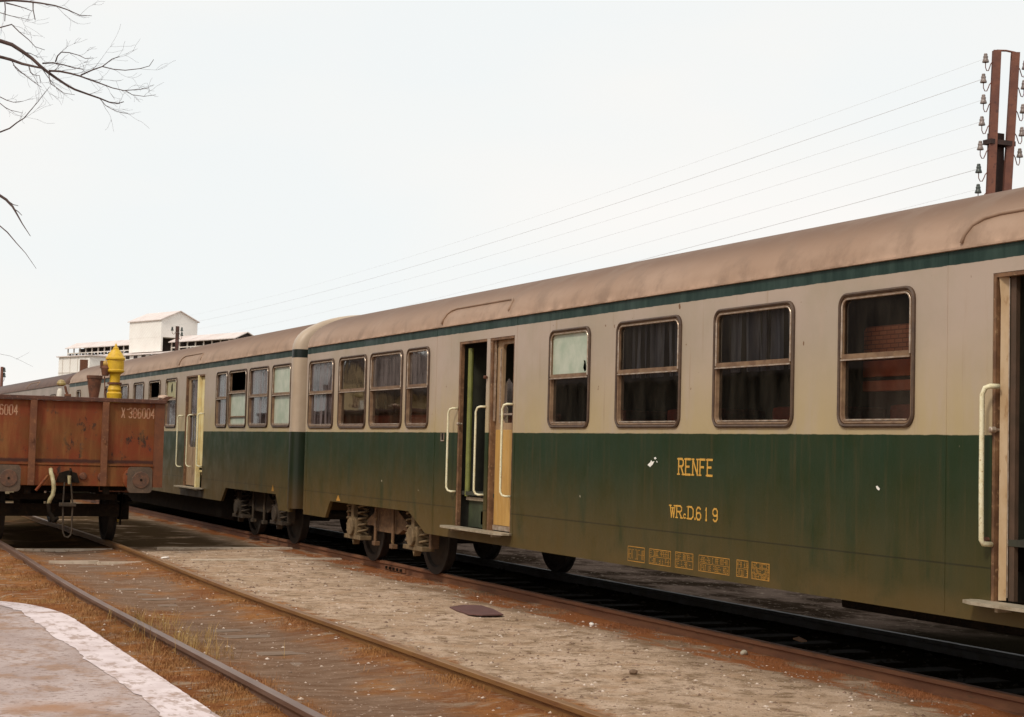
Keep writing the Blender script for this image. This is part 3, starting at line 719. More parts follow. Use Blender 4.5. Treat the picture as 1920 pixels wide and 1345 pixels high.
def bogie(root, yc, dark=False, full=True):
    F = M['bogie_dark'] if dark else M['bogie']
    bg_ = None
    WB = 1.25
    bm = BM()
    for s in ((-1, 1) if full else (-1,)):
        xo = XC + s * 1.14
        # side frame: raised middle beam with sloping ends
        P = [(yc - .86, .52), (yc - .62, .53), (yc - .42, .46), (yc + .42, .46), (yc + .62, .53), (yc + .86, .52), (yc + .86, .60), (yc + .5, .74), (yc + .38, .80), (yc - .38, .80), (yc - .5, .74), (yc - .86, .60)]
        prism(bm, [(xo - .05, a, b) for a, b in P], (.10, 0, 0))
        for e_ in (-1, 1):
            box(bm, xo - .07, xo + .05, yc + e_ * (WB + .47), yc + e_ * (WB + .39), .34, .90, .008)
            box(bm, xo - .06, xo + .06, yc + e_ * (WB - .5), yc + e_ * (WB + .5), .88, .96, .01)
    for e_ in (-1, 1): box(bm, XC - 1.1, XC + 1.1, yc + e_ * .5 - .09, yc + e_ * .5 + .09, .5, .8)
    box(bm, XC - 1.1, XC + 1.1, yc - .12, yc + .12, .80, 1.0)
    bg_ = obj('bogie', bm, F, root)
    for e_ in (-1, 1):
        wheelset(bg_, yc + e_ * WB)
        for s in ((-1, 1) if full else (-1,)):
            xo = XC + s * 1.20
            bm = BM(); y = yc + e_ * WB
            box(bm, xo - .09, xo + .09, y - .15, y + .15, .33, .62, .02)
            lathe(bm, [(.12, -.13 * 1), (.13, -.12), (.13, 0)] if s < 0 else [(.13, 0), (.13, .12), (.12, .13)], (xo + (-.005 if s < 0 else .005), y, .48), 'x', 16)
            P = [(y - .06, .34), (y, .22), (y + .06, .34)]
            prism(bm, [(xo - .07, a, b) for a, b in P], (.10, 0, 0))
            box(bm, xo - .09, xo + .09, y - .36, y + .36, .30, .36, .008)
            box(bm, xo - .095, xo - .02, y - .055, y + .055, .36, .86, .01)
            ab = obj('axle_box', bm, M['spring'] if not dark else F, bg_)
            for q in (-1, 1):
                bm = BM(); coil(bm, (xo - .0, y + q * .255), .078, .375, .87, 5.5, .0165)
                obj('coil_spring', bm, M['spring'] if not dark else F, bg_, smooth=True)
    for s in ((-1, 1) if full else (-1,)):
        xo = XC + s * 1.24
        for q in (-.36, .36):
            bm = BM(); tube(bm, [(xo, yc + q, .86), (xo, yc + q, .30)], .024, 8); box(bm, xo - .03, xo + .05, yc + q - .06, yc + q + .06, .26, .32, .006)
            obj('hanger', bm, F, bg_)
    return bg_

def hoop(root, y0, y1, top=3.8, za=3.235, zb=3.42):
    bm = BM(); P = []
    def p(y, z): return (roof_x(z, top) - .004, y, z)
    P.append(p(y1, za)); P.append(p(y1 - .02, za + .07)); P.append(p(y1 - .07, za + .13)); P.append(p(y1 - .17, zb - .015)); P.append(p(y1 - .32, zb))
    for i in range(1, 8): P.append(p(y1 - .32 + (y0 + .1 - y1 + .32) * i / 8, zb))
    P.append(p(y0 + .07, zb)); P.append(p(y0 + .015, zb - .02)); P.append(p(y0, zb - .08)); P.append(p(y0 - .0, za + .04))
    tube(bm, P, .016, 6); return obj('rain_gutter_hoop', bm, M['roof'], root, smooth=True)

def outline(y0, y1, notches):
    """lower edge with bogie notches; notches = list of (ya, yb) at skirt level"""
    P = [(y0, SK)]
    for ya, yb, s0, s1 in sorted(notches): P += [(ya, SK), (ya + s0, .825), (yb - s1, .825), (yb, SK)]
    P += [(y1, SK), (y1, GUT), (y0, GUT)]
    return P
def make_coach(name, label, y0, y1, wins, doors, notches, bogies, mat_roof, top=3.8, group='coaches standing in a row', dark=False, inner=True, paint='paint'):
    root = thing(name, (XC, (y0 + y1) / 2, 0), label, 'railway coach', group)
    e0, e1 = y0 + .12, y1 - .12
    bm = BM()
    holes = [rrect(a, b, z0, z1, .10) for a, b, z0, z1 in wins] + [[(a, z0), (b, z0), (b, z1), (a, z1)] for a, b, z0, z1 in doors]
    holed(bm, outline(e0, e1, notches), holes, XS, .05)
    obj('side_wall', bm, M[paint], root)
    bm = BM(); holed(bm, outline(e0, e1, notches), [], XC + HW - .05, .05); obj('side_wall', bm, M[paint], root)
    # rounded end walls
    for s, ye, yi in ((1, y0, e0), (-1, y1, e1)):
        bm = BM(); cols = []; sec = []
        for i in range(9):
            a = pi / 2 * i / 8; sec.append((XS + .12 * (1 - cos(a)), yi - s * .12 * sin(a)))
        sec = sec + [(2 * XC - x, y) for x, y in sec[::-1]]
        lo = [bm.verts.new((x, y, SK + .06)) for x, y in sec]; hi = [bm.verts.new((x, y, GUT)) for x, y in sec]
        for i in range(len(sec) - 1): bm.faces.new((lo[i], lo[i + 1], hi[i + 1], hi[i]))
        g_ = obj('end_wall', bm, M[paint], root); autosmooth(g_, 40)
        bm = BM(); box(bm, XC - .5, XC + .5, ye - s * .22, ye - s * .0, 1.0, 3.1, .03); obj('gangway_bellows', bm, M['black'], root)
    bm = BM(); box(bm, XC - 1.2, XC + 1.2, y0 + .3, y1 - .3, .92, 1.1)
    box(bm, XC - .6, XC + .6, y0 + 5.2, y1 - 5.5, .62, .92)
    obj('underframe', bm, M['black'], root)
    if inner:
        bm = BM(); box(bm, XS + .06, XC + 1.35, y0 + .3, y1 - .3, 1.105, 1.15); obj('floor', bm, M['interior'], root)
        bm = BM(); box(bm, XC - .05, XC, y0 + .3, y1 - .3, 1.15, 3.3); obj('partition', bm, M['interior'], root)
    make_roof(root, y0, y1, mat_roof, top)
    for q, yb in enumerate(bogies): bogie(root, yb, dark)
    return root

# ---- near coach
D1 = (17.14, 18.79, .71, 2.98); D2 = (7.42, 9.06, .71, 2.99)
W = [(23.71, 24.95), (22.23, 23.46), (20.76, 22.06), (19.78, 20.60), (15.22, 16.19), (13.35, 14.63), (11.49, 12.76), (9.91, 10.86)]
A = make_coach('railway_coach', 'nearest grey and green restaurant coach with yellow number 619, filling the right side', -1.0, 25.2,
               [(a, b, 1.92, 2.975) for a, b in W] + [(5.5, 6.7, 1.92, 2.975), (3.6, 4.8, 1.92, 2.975)], [D1, D2], [(19.79, 23.96, .62, .22)], [21.9], M['roof'])
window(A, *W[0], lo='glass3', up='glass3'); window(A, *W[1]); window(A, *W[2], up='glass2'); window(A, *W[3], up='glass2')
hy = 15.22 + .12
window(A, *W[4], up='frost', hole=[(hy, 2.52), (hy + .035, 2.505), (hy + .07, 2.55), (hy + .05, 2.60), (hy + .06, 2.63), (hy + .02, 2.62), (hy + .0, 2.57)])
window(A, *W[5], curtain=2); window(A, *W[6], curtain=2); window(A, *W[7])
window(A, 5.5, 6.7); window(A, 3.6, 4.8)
hoop(A, 17.35, 19.4); hoop(A, 7.3, 9.4)
# seats behind the big windows
for q, ys_ in enumerate((22.85, 21.4, 20.2, 15.7, 14.0, 12.1, 10.4)):
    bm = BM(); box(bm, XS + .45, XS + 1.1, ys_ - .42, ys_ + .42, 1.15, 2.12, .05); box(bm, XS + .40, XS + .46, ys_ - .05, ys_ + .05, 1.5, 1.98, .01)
    obj('seat_back', bm, M['redseat'], A)
bm = BM(); xb = XS + .30; yl = atX(1620, 650, xb).y; yr = yl - .95
holed(bm, [(yr, 2.47), (yl, 2.47), (yl, 2.70), (yl - .03, 2.735), (yr, 2.735)], [], xb, .04)
bc = obj('bar_cabinet', bm, M['brickpanel'], A, label='brick-red cabinet inside the rightmost window')
for z0_, z1_ in ((2.33, 2.46), (2.215, 2.30)):
    bm = BM(); box(bm, xb - .01, xb + .04, yr, yl, z0_, z1_, .008); obj('drawer', bm, M['orangepanel'], bc)
# vertical seams, vents
for ysm in (17.08, 9.55, 19.55, 24.98):
    bm = BM(); box(bm, XS - .003, XS, ysm - .006, ysm + .006, .6, 3.18); obj('seam_strip', bm, M['paint'], A)
bm = BM(); pl = atX(830, 820, XS); box(bm, XS - .008, XS - .002, pl.y - .06, pl.y + .05, pl.z - .05, pl.z + .05); lp = obj('label_holder', bm, M['bright'], A)
bm = BM(); box(bm, XS - .011, XS - .008, pl.y - .045, pl.y + .02, pl.z - .035, pl.z + .05); obj('label_plate', bm, M['black'], lp)

def lining(root, d, dep=.05, mat='rustpost', w_=.05):
    a, b, z0, z1 = d; bm = BM()
    box(bm, XS + .003, XS + dep, b - w_, b - .002, z0 + .002, z1 - .002); box(bm, XS + .003, XS + dep, a + .002, a + w_ * .5, z0 + .002, z1 - .002)
    box(bm, XS + .003, XS + dep, a + w_ * .5, b - w_, z1 - .03, z1 - .002)
    return obj('door_frame', bm, M[mat], root)
def stepboard(root, a, b, z=.70, x=None):
    bm = BM(); x = XS - .19 if x is None else x
    P = [(XS + .02, a), (XS - .04, a - .03), (x + .06, a - .02), (x, a + .12), (x, b - .12), (x + .05, b + .02), (XS - .04, b + .05), (XS + .02, b)]
    prism(bm, [(p, q, z) for p, q in P], (0, 0, .022))
    for q in (a + .3, b - .3): box(bm, XS - .12, XS - .001, q - .015, q + .015, z - .035, z - .001)
    return obj('step_board', bm, M['step'], root)
def vestibule(root, d, x=XS + .9):
    a, b, z0, z1 = d
    bm = BM(); box(bm, XS + .06, XC - .05, b + .02, b + .06, .7, 3.1); box(bm, XS + .06, XC - .05, a - .06, a - .02, .7, 3.1)
    box(bm, x, x + .04, a, b, .7, 3.1); box(bm, XS + .06, XC - .06, a, b, 3.0, 3.04)
    obj('vestibule_wall', bm, M['interior'], root)
def inner_steps(root, a, b, z=1.04, x=XS + .12):
    bm = BM(); box(bm, x + .02, XS + .9, a, b, .72, z); g = obj('entrance_steps', bm, M['intgreen'], root)
    bm = BM(); box(bm, x - .02, x + .16, a, b, z + .001, z + .045, .006); obj('step_nosing', bm, M['step'], g)
# door 1
lining(A, D1); vestibule(A, D1); stepboard(A, 17.10, 18.92); inner_steps(A, 17.95, 18.70)
bm = BM(); box(bm, XS - .002, XS + .06, 17.84, 17.93, .712, 2.978); obj('door_pillar', bm, M['paint'], A)
bm = BM(); box(bm, XS + .01, XS + .09, 17.785, 17.838, .712, 2.978); obj('door_post', bm, M['rustpost'], A)
bm = BM(); box(bm, XS + .03, XS + .05, 17.755, 17.775, 2.0, 2.96); obj('door_trim', bm, M['bright'], A)
bm = BM(); holed(bm, [(17.168, .73), (17.78, .73), (17.78, 2.95), (17.168, 2.95)], [rrect(17.22, 17.62, 1.98, 2.90, .06)], XS + .07, .04)
lf = obj('door', bm, M['tanb'], A, label='tan folding door leaf with a broken window')
bm = BM(); box(bm, XS + .058, XS + .069, 17.19, 17.75, .79, 1.90, .004); obj('door_panel', bm, M['tan'], lf)
bm = BM(); box(bm, XS + .055, XS + .068, 17.20, 17.64, 2.07, 2.09); box(bm, XS + .055, XS + .068, 17.64, 17.66, 1.98, 2.85); obj('window_trim', bm, M['bright'], lf)
bm = BM(); holed(bm, [(17.22, 1.98), (17.62, 1.98), (17.62, 2.42), (17.5, 2.5), (17.4, 2.44), (17.22, 2.47)], [], XS + .10, 0); obj('pane', bm, M['glass2'], lf, label='broken dusty pane', recalc=False)
bm = BM(); box(bm, XS + .055, XS + .068, 17.17, 17.77, .73, .785); obj('kick_strip', bm, M['bright'], lf)
gp = atX(881, 760, XS + .09); bm = BM(); tube(bm, [(XS + .09, gp.y, 1.09), (XS + .09, gp.y, 2.9)], .034, 10); obj('grab_pole', bm, M['pole'], A)
bm = BM(); box(bm, XS + .5, XS + .52, 17.95, 18.25, 1.1, 2.95); obj('inner_door', bm, M['intgreen'], A)
p = atX(905, 975, XS + .14); bm = BM(); box(bm, p.x, p.x + .03, p.y - .06, p.y + .06, .76, .92); obj('step_riser', bm, M['step'], A)
handrail(A, 18.86, 1.14, 2.16); handrail(A, 17.99, 1.13, 2.17); handrail(A, 17.22, 1.14, 2.19)
bm = BM(); lathe(bm, [(.012, -.05), (.02, -.045), (.022, -.02), (.012, 0), (.012, .02)], (XS - .0, 18.70, 1.97), 'x', 10); obj('door_latch', bm, M['bright'], A)
bm = BM(); lathe(bm, [(.012, -.05), (.02, -.045), (.022, -.02), (.012, 0), (.012, .02)], (XS - .0, 17.90, 2.52), 'x', 10); obj('door_latch', bm, M['rust'], A)
# door 2
lining(A, D2, .05, 'rustpost', .03); vestibule(A, D2, XS + 1.1); stepboard(A, 7.4, 9.16); inner_steps(A, 7.45, 8.75, 1.06, XS + .22)
bm = BM(); P = [(XS + .022, 9.005, .73), (XS + .022, 9.005, 2.80), (XS + .01, 9.01, 2.97), (XS + .060, 8.965, 2.97), (XS + .055, 8.965, .73)]
prism(bm, P, (.02, .02, 0)); lf = obj('door', bm, mottled('door_edge_tan', (.50, .36, .22), (.40, .26, .13), 5, .5, 0, (1, 1, .4), c=(.30, .17, .07)), A, label='tan door leaf folded open beside the frame')
bm = BM(); tube(bm, [(XS + .058, 8.958, .75), (XS + .058, 8.958, 2.95)], .004, 6); obj('edge_strip', bm, M['bright'], lf)
bm = BM(); box(bm, XS + .066, XS + .10, 8.90, 8.955, .73, 2.97); obj('door_post', bm, mottled('dark_post', (.06, .035, .02), (.09, .05, .03), 5, .6), A)
bm = BM(); yh = 9.045; xh = XS - .10
tube(bm, [(XS - .004, yh - .06, 2.20), (xh + .03, yh - .045, 2.20), (xh + .01, yh - .018, 2.188), (xh, yh, 2.14), (xh, yh, 1.5), (xh + .004, yh, 1.14), (xh + .02, yh, 1.115), (XS - .004, yh, 1.11)], .018, 8)
obj('handrail', bm, M['cream'], A, smooth=True)
bm = BM(); lathe(bm, [(.014, -.06), (.022, -.055), (.024, -.02), (.012, 0), (.012, .04)], (XS + .02, 9.035, 1.90), 'x', 10); obj('door_latch', bm, M['bright'], A)
bm = BM(); tube(bm, [(XS - .0, 9.09, 1.14), (XS - .03, 9.09, 1.14)], .02, 8); obj('rail_socket', bm, M['rust'], A)
# equipment boxes low under the floor
bm = BM(); box(bm, XC - .3, XC + 1.1, 4.0, 12.4, .33, .9, .03); box(bm, XC + .2, XC + 1.2, 12.9, 13.6, .40, .9, .03); obj('battery_box', bm, M['black'], A)
bm = BM(); tube(bm, [(XC - .2, 17.6, .62), (XC - .2, 18.9, .62)], .17, 14); obj('air_tank', bm, M['black'], A)
bm = BM()
for yv in (18.2, 17.5): box(bm, XC + .2, XC + .28, yv - .05, yv + .05, .35, .9)
obj('brake_hanger', bm, M['bogie'], A)
# wording on the side
def sideF(y_left, z_base):
    return lambda u, v, l: (XS - .0022 - l * .00002, y_left - u, z_base + v)
def textfit(bm, s_, y_left, zb, h, width, wd=1.15, serif=True, adv=1.0):
    tmp = BM(); w1 = text(tmp, s_, lambda u, v, l: (u, v, l), h, adv, wd, 1.0, serif) - 2.1 * adv * h / 7; tmp.free()
    text(bm, s_, sideF(y_left, zb), h, adv, wd, width / w1, serif)
bm = BM(); textfit(bm, 'RENFE', 13.36, 1.487, .142, .60, 1.0); obj('lettering', bm, M['letter'], A, label='yellow word RENFE', recalc=False)
bm = BM(); textfit(bm, 'WRcD', 13.50, 1.085, .108, .42, 1.05, True, .7); textfit(bm, '.', 13.06, 1.085, .108, .02, 1.3)
for ch, yl in (('6', 13.02), ('1', 12.87), ('9', 12.735)): textfit(bm, ch, yl, 1.085, .108, .075 if ch != '1' else .04, 1.1, False)
obj('lettering', bm, M['letter'], A, label='yellow number WRcD.619', recalc=False)
def panelbox(px0, py0, px1, py1, rows, cols, mat='faded', seed=1, h=.14):
    a = atX(px0, py0, XS); b = atX(px1, py1, XS); r = random.Random(seed)
    y0_, y1_ = a.y, b.y; zt = a.z; zb = zt - h
    bm = BM(); f = sideF(y0_, zb); Wd = y0_ - y1_; t = .007
    for s_ in (((0, 0), (Wd, 0)), ((0, h), (Wd, h)), ((0, 0), (0, h)), ((Wd, 0), (Wd, h))): stroke(bm, *s_, t, f, r.randint(0, 9))
    rh = h / rows
    for q in range(rows):
        x = Wd * .05; n = 0
        if q: stroke(bm, (0, q * rh), (Wd, q * rh), t * .6, f, 12)
        while x < Wd * .93:
            cw = r.uniform(.012, .022); hh = rh * .62; zb_ = q * rh + rh * .18
            kind = r.random()
            for (p0, p1) in (((0, 0), (0, 1)), ((0, 1), (1, 1)), ((1, 1), (1, 0)), ((0, .5), (1, .5)), ((0, 0), (1, 0))):
                if r.random() < .6: stroke(bm, (x + p0[0] * cw, zb_ + p0[1] * hh), (x + p1[0] * cw, zb_ + p1[1] * hh), .005, f, n % 20 + 15); n += 1
            x += cw + (.012 if r.random() < .85 else .04)
    obj('inspection_panel', bm, M[mat], A, recalc=False)
panelbox(1178, 1024, 1209, 1029, 1, 4, 'faded', 1); panelbox(1218, 1029, 1258, 1034, 2, 4, 'faded', 2); panelbox(1267, 1035, 1300, 1040, 2, 4, 'faded', 3)
panelbox(1311, 1041, 1368, 1050, 2, 6, 'faded', 4); panelbox(1382, 1050, 1403, 1052, 2, 2, 'faded', 5); panelbox(1410, 1054, 1443, 1058, 3, 4, 'faded', 6)
# chipped white paint marks
M['chip'] = mottled('bare_white_patch', (.86, .84, .78), (.78, .74, .66), 30, .6)
for pts in ([(1214, 872), (1219, 867), (1221, 863), (1223, 866), (1227, 865), (1224, 871), (1219, 876)], [(1226, 859), (1229, 857), (1231, 860), (1228, 862)], [(1230, 864), (1233, 866), (1232, 868)],
            [(1642, 912), (1645, 911), (1650, 917), (1648, 920), (1644, 917)]):
    bm = BM(); bm.faces.new([bm.verts.new(atX(a, b, XS - .003)) for a, b in pts]); obj('paint_chip', bm, M['chip'], A)
bm = BM(); bm.faces.new([bm.verts.new(atX(a, b, XS - .003)) for a, b in [(630, 939), (634, 928), (638, 940)]]); obj('paint_mark', bm, M['faded'], A, label='small yellow triangle mark above the bogie')

# ---- second coach
W2 = [(30.02, 30.84), (28.67, 29.90), (27.26, 28.49), (25.80, 27.03), (34.19, 35.22), (35.80, 36.95), (37.52, 38.66), (39.29, 40.3), (41.69, 42.34), (43.5, 44.4), (45.87, 46.46)]
D3 = (31.80, 33.40, .75, 2.985)
e0 = 25.70
W2[3] = (25.93, 27.03)
B = make_coach('railway_coach', 'second grey and green coach from the right, with whitened and missing window panes', e0, 47.9,
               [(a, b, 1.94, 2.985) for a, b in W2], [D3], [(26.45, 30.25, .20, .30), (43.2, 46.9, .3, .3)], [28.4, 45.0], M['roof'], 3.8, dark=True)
window(B, *W2[0], 1.94, 2.985, 2.47, up='glass3', lo='glass3'); window(B, *W2[1], 1.94, 2.985, 2.56, up=None, lo='frost', lowbar=2.12)
window(B, *W2[2], 1.94, 2.985, 2.47, up='glass3', lo='glass3'); window(B, *W2[3], 1.94, 2.985, 2.47, up='frost', lo='frost')
hq = 34.75
window(B, *W2[4], 1.94, 2.985, 2.52, up='yellowed', lo='glass3', hole=[(hq - .08, 2.72), (hq, 2.66), (hq + .07, 2.72), (hq + .05, 2.84), (hq - .06, 2.88)])
window(B, *W2[5], 1.94, 2.985, 2.56, up=None, lo='glass3')
for q in W2[6:]: window(B, *q, 1.94, 2.985, 2.47, up='glass3', lo='glass3')
bm = BM(); a, b = W2[4]
P = [(b - .06, 2.0), (a + .3, 2.0), (a + .28, 2.06), (a + .42, 2.12), (a + .50, 2.20), (b - .25, 2.28), (b - .28, 2.50), (b - .06, 2.50)]
bm.faces.new([bm.verts.new((XS + .03, y, z)) for y, z in P]); obj('broken_panel', bm, M['yellowed'], B)
hoop(B, 32.3, 34.1)
bm = BM(); box(bm, XC - .95, XC + 1.0, 31.2, 43.0, .16, .9, .03); obj('battery_box', bm, M['black'], B)
bm = BM(); rows = []; sec = [(XC - HW, SK + .06)] + [(XC - HW, z) for z in (1.0, 1.86, 3.0)] + [(XC + x, z) for x, z in roof_prof(3.8)] + [(XC + HW, z) for z in (3.0, 1.86, 1.0, SK + .06)]
for yy, d in ((25.90, 0), (25.89, .022), (25.85, .036), (25.76, .040), (25.68, .030), (25.63, .0), (25.61, -.06), (25.605, -.15), (25.604, -.55)):
    row = []
    for x, z in sec:
        dx = x - XC; kz = max(0, z - GUT) / .61
        row.append(bm.verts.new((XC + dx * (1 + d / HW * (1 if z < GUT + .3 else .6)), yy, z + d * kz * .9)))
    rows.append(row)
for a_, b_ in zip(rows[:-1], rows[1:]):
    for i in range(len(sec) - 1): bm.faces.new((a_[i], a_[i + 1], b_[i + 1], b_[i]))
autosmooth(obj('end_band', bm, M['paint_end'], B), 50)
lining(B, D3); vestibule(B, D3); stepboard(B, 31.6, 33.5, .74); inner_steps(B, 31.85, 32.3, 1.0)
bm = BM(); holed(bm, [(32.42, .78), (33.34, .78), (33.34, 2.95), (32.42, 2.95)], [rrect(32.56, 33.2, 1.55, 2.9, .06)], XS + .05, .04)
lf = obj('door', bm, M['tanb'], B, label='brown door leaf with a tall grey window')
bm = BM(); holed(bm, rrect(32.56, 33.2, 1.55, 2.9, .06), [], XS + .07, 0); obj('pane', bm, M['glass3'], lf, recalc=False)
bm = BM(); box(bm, XS + .03, XS + .05, 32.56, 33.2, 2.18, 2.22); obj('crossbar', bm, M['frame'], lf)
bm = BM(); box(bm, XS + .0, XS + .08, 32.28, 32.40, .76, 2.975); obj('door_post', bm, M['cream2'], B, label='cream door post')
bm = BM(); box(bm, XS + .06, XS + .10, 31.84, 32.26, 1.06, 2.96, .005); obj('door', bm, M['cream2'], B, label='pale cream right-hand door leaf')
handrail(B, 33.62, 1.14, 2.18, r=.0145); handrail(B, 32.75, 1.16, 2.19, r=.0145); handrail(B, 31.86, 1.18, 2.21, r=.0145)
bm = BM(); pm = atX(512, 905, XS); bm.faces.new([bm.verts.new((XS - .003, pm.y + a, .88 + b)) for a, b in ((.07, -.01), (0, .10), (-.07, -.01))]); pm = obj('paint_mark', bm, M['faded'], B)

# ---- third coach, brown roofed
Cc = make_coach('railway_coach', 'farthest coach with a dark brown roof, rising behind the wagon at the left edge', 48.5, 74.0,
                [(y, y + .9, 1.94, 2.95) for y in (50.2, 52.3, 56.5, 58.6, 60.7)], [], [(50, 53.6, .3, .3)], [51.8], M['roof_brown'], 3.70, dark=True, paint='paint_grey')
for y in (50.2, 52.3, 56.5, 58.6, 60.7): window(Cc, y, y + .9, 1.94, 2.95, 2.47, up='glass3', lo='glass3')
hoop(Cc, 54.2, 56.3, 3.70)

# ------------------------------------------------------------------ open wagon
WX, WY = 4.29, 26.3; WL = 8.9
x0, x1, y0, y1 = WX - 1.45, WX + 1.45, WY, WY + WL
wg = thing('open_wagon', (WX, WY + WL / 2, 0), 'rust-red open goods wagon with numbered end panel standing at the left', 'goods wagon')
bm = BM(); box(bm, x0, x1, y0, y0 + .04, 1.0, 2.25); obj('end_wall', bm, M['wagon'], wg)
bm = BM(); box(bm, x0, x1, y1 - .04, y1, 1.0, 2.25); obj('end_wall', bm, M['wagon'], wg)
for s, xx in ((1, x0), (-1, x1)):
    bm = BM(); box(bm, xx, xx + s * .04, y0 + .042, y1 - .042, 1.0, 2.25)
    for q in range(1, 8): box(bm, xx - s * .07, xx - s * .001, y0 + q * WL / 8 - .05, y0 + q * WL / 8 + .05, 1.0, 2.2)
    obj('side_wall', bm, M['wagon'], wg)
bm = BM(); box(bm, x0 - .03, x1 + .03, y0 - .07, y0 + .05, 2.252, 2.315, .01); box(bm, x0 - .03, x1 + .03, y1 - .05, y1 + .07, 2.252, 2.315, .01)
box(bm, x0 - .06, x0 + .05, y0 + .052, y1 - .052, 2.254, 2.313, .01); box(bm, x1 - .05, x1 + .06, y0 + .052, y1 - .052, 2.254, 2.313, .01)
obj('top_rim', bm, mottled('rim_rust', (.11, .04, .022), (.07, .028, .018), 7, .7, c=(.28, .13, .08)), wg)
for xx in (3.72, 4.82):
    bm = BM(); box(bm, xx - .05, xx + .05, y0 - .075, y0 - .001, .93, 2.25, .008); box(bm, xx - .012, xx + .012, y0 - .095, y0 - .074, 1.6, 1.66); obj('stanchion', bm, mottled('stanchion_rust', (.185, .066, .024), (.13, .045, .018), 6, .65, c=(.27, .12, .05)), wg)
bm = BM(); box(bm, x1 - .14, x1 + .012, y0 - .025, y0 - .001, .92, 2.25); M['cpost'] = mottled('corner_rust', (.185, .058, .018), (.13, .042, .015), 5, .65, c=(.09, .032, .018)); obj('corner_post', bm, M['cpost'], wg)
bm = BM(); box(bm, x0 - .012, x0 + .14, y0 - .025, y0 - .001, .92, 2.25)
obj('corner_post', bm, mottled('corner_rust', (.185, .058, .018), (.13, .042, .015), 5, .65, c=(.09, .032, .018)), wg)
bm = BM(); box(bm, x0 + .145, x1 - .145, y0 - .032, y0 - .001, .93, 1.24, .006); box(bm, x0 + .145, x1 - .145, y0 - .045, y0 - .001, 1.25, 1.275); obj('buffer_beam', bm, M['wagon'], wg); bm = BM(); box(bm, x0, x1, y1 + .001, y1 + .03, .93, 1.24)
obj('buffer_beam', bm, M['wagon'], wg)
bm = BM(); box(bm, x0 + .05, x1 - .05, y0 + .05, y1 - .05, 1.0, 1.1); obj('floor', bm, M['rust'], wg)
bm = BM()
for xx in (WX - .6, WX + .6): box(bm, xx - .05, xx + .05, y0 + .05, y1 - .05, .80, 1.0)
for yy in (27.1, 30.5, 34.2): box(bm, x0 + .4, x1 - .4, yy - .06, yy + .06, .82, .98)
box(bm, WX - .82, WX + .82, y0 + .35, y0 + .42, .70, .80); box(bm, WX - .95, WX + .95, y0 + .75, y0 + .85, .42, .62)
tube(bm, [(WX - .2, 28.2, .55), (WX - .2, 33.0, .55)], .03, 8); box(bm, WX - .35, WX + .05, 29, 29.8, .35, .8, .03)
obj('underframe', bm, M['black'], wg)
M['bface'] = mottled('buffer_face_brown', (.14, .065, .035), (.08, .042, .026), 9, .6, c=(.22, .09, .04))
M['buf'] = mottled('buffer_grey', (.13, .085, .055), (.09, .06, .04), 9, .55, .2, c=(.20, .12, .07))
for xx in (WX - .99, WX + .99):
    bm = BM(); n = 24; P = []
    P = [(WX, 0, 0)]; pts = [(xx + (a - 0), b) for a, b in rrect(-.19, .19, -.20, .20, .06, 5)]
    prism(bm, [(a, y0 - .60, 1.05 + b) for a, b in pts], (0, .03, 0)); bf = obj('buffer', bm, M['buf'], wg)
    bm = BM(); lathe(bm, [(.125, -.012), (.13, -.006), (.13, .0)], (xx + .015, y0 - .601, 1.05), 'y', 24); obj('buffer_face', bm, M['bface'], bf)
    bm = BM(); lathe(bm, [(.02, -.006), (.02, 0)], (xx + .015, y0 - .613, 1.05), 'y', 10); obj('grease_mark', bm, M['black'], bf)
    bm = BM(); lathe(bm, [(.06, 0), (.06, .28), (.10, .29), (.11, .44), (.17, .46), (.17, .535)], (xx, y0 - .57, 1.05), 'y', 18); obj('buffer_shaft', bm, M['wagon'], bf)
bm = BM(); lathe(bm, [(.015, -.03), (.07, -.025), (.08, 0)], (WX + .52, y0 - .034, 1.07), 'y', 16); lathe(bm, [(.015, -.03), (.05, -.025), (.06, 0)], (WX + .22, y0 - .034, 1.08), 'y', 16); obj('cover_plate', bm, M['rust'], wg)
# coupling hook and links
def ap(px, py, Y=26.0): return atY(px, py, Y)
bm = BM(); h_ = ap(127, 893, y0 - .05)
prism(bm, [(h_.x - .18, y0 - .046, h_.z - .1), (h_.x + .18, y0 - .046, h_.z - .1), (h_.x + .13, y0 - .046, h_.z + .05), (h_.x, y0 - .046, h_.z + .09), (h_.x - .13, y0 - .046, h_.z + .05)], (0, -.04, 0))
tube(bm, [(h_.x, y0 - .08, h_.z), (h_.x, y0 - .2, h_.z), (h_.x, y0 - .28, h_.z + .02), (h_.x, y0 - .32, h_.z + .08), (h_.x, y0 - .27, h_.z + .12)], [.03, .03, .028, .024, .016], 8)
hk = obj('coupling_hook', bm, M['black'], wg)
bm = BM(); a = ap(121, 905, y0 - .2); b = ap(133, 905, y0 - .2); c = ap(118, 945, y0 - .2); d = ap(136, 945, y0 - .2)
tube(bm, [a, c], .013, 8); tube(bm, [b, d], .013, 8); box(bm, c.x - .06, d.x + .05, y0 - .24, y0 - .17, c.z - .04, c.z + .02, .01)
tube(bm, [ap(118, 950, y0 - .2), ap(118, 998, y0 - .2), ap(121, 1006, y0 - .2), ap(127, 1008, y0 - .2), ap(132, 1004, y0 - .2), ap(134, 996, y0 - .2), ap(136, 950, y0 - .2)], .014, 8)
obj('coupling_link', bm, M['bogie_dark'], wg)
bm = BM(); a = ap(130, 892, y0 - .3); b = ap(130, 908, y0 - .3); tube(bm, [a, b], [.028, .022], 8); obj('hook_tip', bm, M['hose'], wg)
